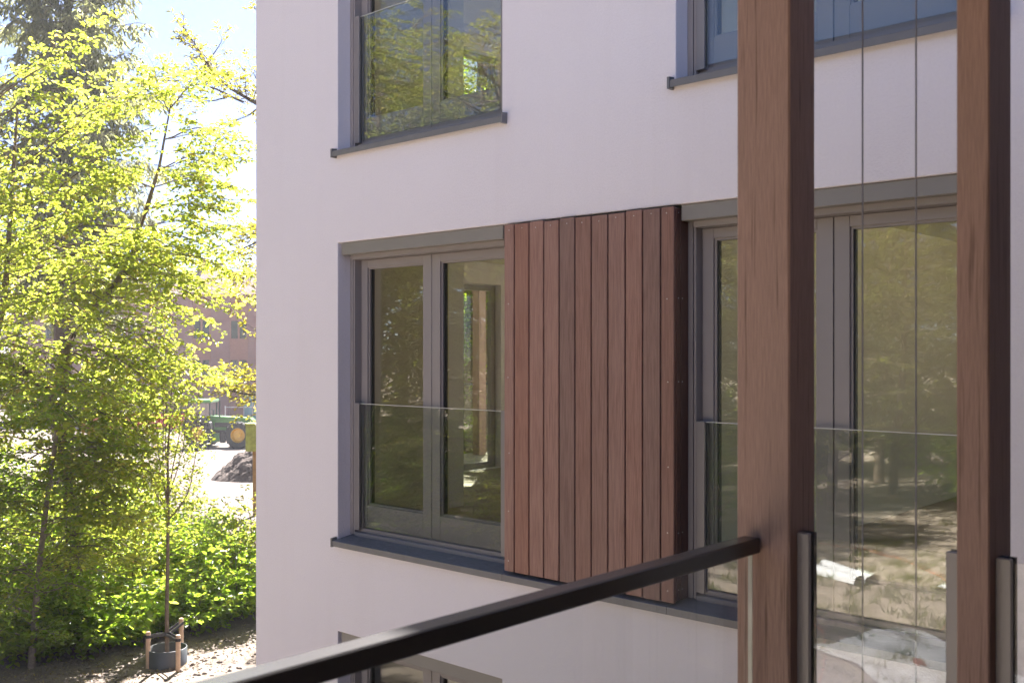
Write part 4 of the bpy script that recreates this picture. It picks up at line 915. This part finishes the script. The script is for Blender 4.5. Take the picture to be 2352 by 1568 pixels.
# ------------------------------------------------------------------ garden side, mirrored in the glass
def garden():
    def refl(px, py, yp):                                                      # ground point mirrored at pixel (px, py) in a pane at y = yp
        d = FWD + (px - 1176) / F * RGT; s = E / ((py - 807) / F); return np.array([d[0] * s, 2 * yp - (CAMY + d[1] * s), 0.0])
    r = np.random.default_rng(5)
    n = 5200; c = refl(2050, 1330, .13); P = []
    for k in range(520):
        cc = c + np.array([r.normal(0, 4.2), r.normal(0, 3.0), 0])
        for q in range(26): P.append(cc + np.array([r.normal(0, .09), r.normal(0, .09), 0]))
    P = np.array(P); P[:, 2] = ground_h(P[:, 0], P[:, 1]) - .01; m = len(P)
    d = np.stack([r.normal(0, .45, m), r.normal(0, .45, m), np.ones(m)], 1); d /= np.linalg.norm(d, axis=1)[:, None]; s = r.uniform(.08, .26, m)[:, None]
    sdv = np.cross(d, r.normal(0, 1, (m, 3))); sdv /= np.linalg.norm(sdv, axis=1)[:, None]
    V = np.stack([P - sdv * .006, P + sdv * .006, P + d * s * .6 + sdv * .005 , P + d * s + np.array([[0, 0, -.02]])], 1).reshape(-1, 3)
    b = (np.arange(m) * 4)[:, None]; o = mesh_obj('grass', fast_mesh('grass', V, b + np.array([[0, 1, 2, 3]]), 'grass_blade')); tag(o, 'thin tufts of young grass on bare soil before the facade', 'grass', None, 'stuff')
    # white drain pipe halves, sheet, brick, orange cord
    q = refl(1905, 1325, .13)
    for i, (dx, dy) in enumerate(((0, 0), (.22, -.34))):
        bm = bmesh.new(); A = []
        for k in range(13):
            a = math.pi * k / 12; A.append([bm.verts.new((x, math.cos(a) * rr, .004 + math.sin(a) * rr)) for x, rr in ((-.8, .16), (.8, .16), (.8, .148), (-.8, .148))])
        for k in range(12):
            for e_ in range(4): bm.faces.new((A[k][e_], A[k + 1][e_], A[k + 1][(e_ + 1) % 4], A[k][(e_ + 1) % 4]))
        bm.faces.new(A[0]); bm.faces.new(A[-1][::-1]); bmesh.ops.recalc_face_normals(bm, faces=bm.faces)
        pp = gz(q + np.array([dx, dy, 0])); o = finish('pipe_half', bm, 'white_plastic'); o.location = (pp[0], pp[1], pp[2] + .01); o.rotation_euler = (0, 0, .35 + .2 * i)
        tag(o, ('white half pipe lying on the lawn soil, the nearer of two' if i else 'white half pipe lying on the lawn soil, the farther of two'), 'pipe')
    q = refl(2110, 1530, YB + .057); n = 26; xs = np.linspace(-1, 1, n); X, Y = np.meshgrid(xs, xs, indexing='ij')
    px, py = X * 1.5 + .3 * Y, Y * 1.05 + .15 * np.sin(X * 3); V = np.stack([px, py, .03 + .02 * np.sin(px * 6 + py * 3) + .015 * np.sin(py * 9)], -1).reshape(-1, 3)
    V2 = V - np.array([0, 0, .006]); I = (np.arange(n - 1)[:, None] * n + np.arange(n - 1)).ravel(); Fq = np.stack([I, I + n, I + n + 1, I + 1], 1)
    me = fast_mesh('ground_sheet', np.concatenate([V, V2]), np.concatenate([Fq, Fq[:, ::-1] + n * n]), 'white_plastic', True)
    pp = gz(q); o = mesh_obj('ground_sheet', me, None, (pp[0], pp[1], pp[2] + .03)); o.rotation_euler = (0, 0, .5); tag(o, 'crumpled white ground sheet mirrored in the balcony glass', 'sheet')
    bm = bmesh.new(); bbox(bm, -.12, .12, -.055, .055, 0, .06, .004); o = finish('brick', bm, 'brick_red'); o.location = (pp[0] + .05, pp[1] + .1, pp[2] + .07); o.rotation_euler = (0, 0, .9); tag(o, 'red brick weighing down the white sheet', 'brick')
    v = Veg(99); P = np.array([gz(refl(a, b_, .13)) + np.array([0, 0, .02]) for a, b_ in ((1880, 1250), (1990, 1262), (2080, 1290), (2170, 1330), (2200, 1400), (2150, 1470), (2000, 1500), (1900, 1510))])
    u = np.linspace(0, len(P) - 1, 60); Q = np.stack([np.interp(u, np.arange(len(P)), P[:, i]) for i in range(3)], 1)
    for _ in range(4): Q[1:-1] = .25 * Q[:-2] + .5 * Q[1:-1] + .25 * Q[2:]
    Q[:, 2] = ground_h(Q[:, 0], Q[:, 1]) + .02; v.tube(Q, np.full(60, .012), 6); o = mesh_obj('extension_cord', fast_mesh('extension_cord', v.tv[0], v.tf[0], 'cord_orange', True)); tag(o, 'orange cord lying across the lawn soil', 'cord')
garden()

def litter():
    r = np.random.default_rng(17); m = 3000; v = Veg(1)
    px = r.uniform(-60, 640, m); Z = np.interp(px, [0, 587], [14.6, 16.6]) + r.normal(-.5, .75, m); t = (px - 1176) / F
    p = CAM[None] + Z[:, None] * (FWD[None] + t[:, None] * RGT[None]); p[:, 2] = ground_h(p[:, 0], p[:, 1]) + .008
    d = r.normal(0, 1, (m, 3)); d[:, 2] *= .2; nn = np.array([[0, 0, 1.0]]) + r.normal(0, .35, (m, 3)); v.L.append((p, d, nn, r.uniform(.015, .045, m)))
    o = mesh_obj('fallen_leaves', v.leaf_mesh('fallen_leaves', 'litter')); tag(o, 'scattered fallen bud scales and leaves on the sandy path', 'leaves', None, 'stuff')
    n = 1300; px = r.uniform(-60, 640, n); Z = np.interp(px, [0, 587], [14.4, 16.4]) + r.normal(-.6, .9, n); t = (px - 1176) / F      # clods
    p = CAM[None] + Z[:, None] * (FWD[None] + t[:, None] * RGT[None]); p[:, 2] = ground_h(p[:, 0], p[:, 1]); s = (r.uniform(.2, 1, n) ** 3 * .045 + .008)[:, None]
    oc = np.array([[1, 0, 0], [0, 1, 0], [-1, 0, 0], [0, -1, 0], [0, 0, .8], [0, 0, -.5]]); V = (p[:, None] + s[:, None] * (oc[None] * r.uniform(.6, 1.3, (n, 6, 1)) + r.normal(0, .12, (n, 6, 3)))).reshape(-1, 3)
    f = np.array([[0, 1, 4], [1, 2, 4], [2, 3, 4], [3, 0, 4], [1, 0, 5], [2, 1, 5], [3, 2, 5], [0, 3, 5]]); Fq = ((np.arange(n) * 6)[:, None, None] + f[None]).reshape(-1, 3)
    o = mesh_obj('soil_clods', fast_mesh('soil_clods', V, Fq, 'ground_sand')); tag(o, 'small clods of earth strewn over the sandy path', 'clods', None, 'stuff')
litter()

def haze():
    m, t = newmat('haze_air'); p = N(t, 'ShaderNodeVolumePrincipled'); p.inputs['Color'].default_value = (0.96, 0.97, 1.0, 1); p.inputs['Density'].default_value = 0.0007; p.inputs['Anisotropy'].default_value = 0.2
    o_ = t.nodes.new('ShaderNodeOutputMaterial'); t.links.new(p.outputs[0], o_.inputs['Volume'])
    bm = bmesh.new(); bbox(bm, -900, 900, -900, 900, -3.0, 23.5); o = finish('haze', bm, 'haze_air'); tag(o, 'thin bright spring haze over the whole place', 'haze', None, 'stuff')
haze()

for o in bpy.data.objects:
    if '_o' in o: del o['_o']
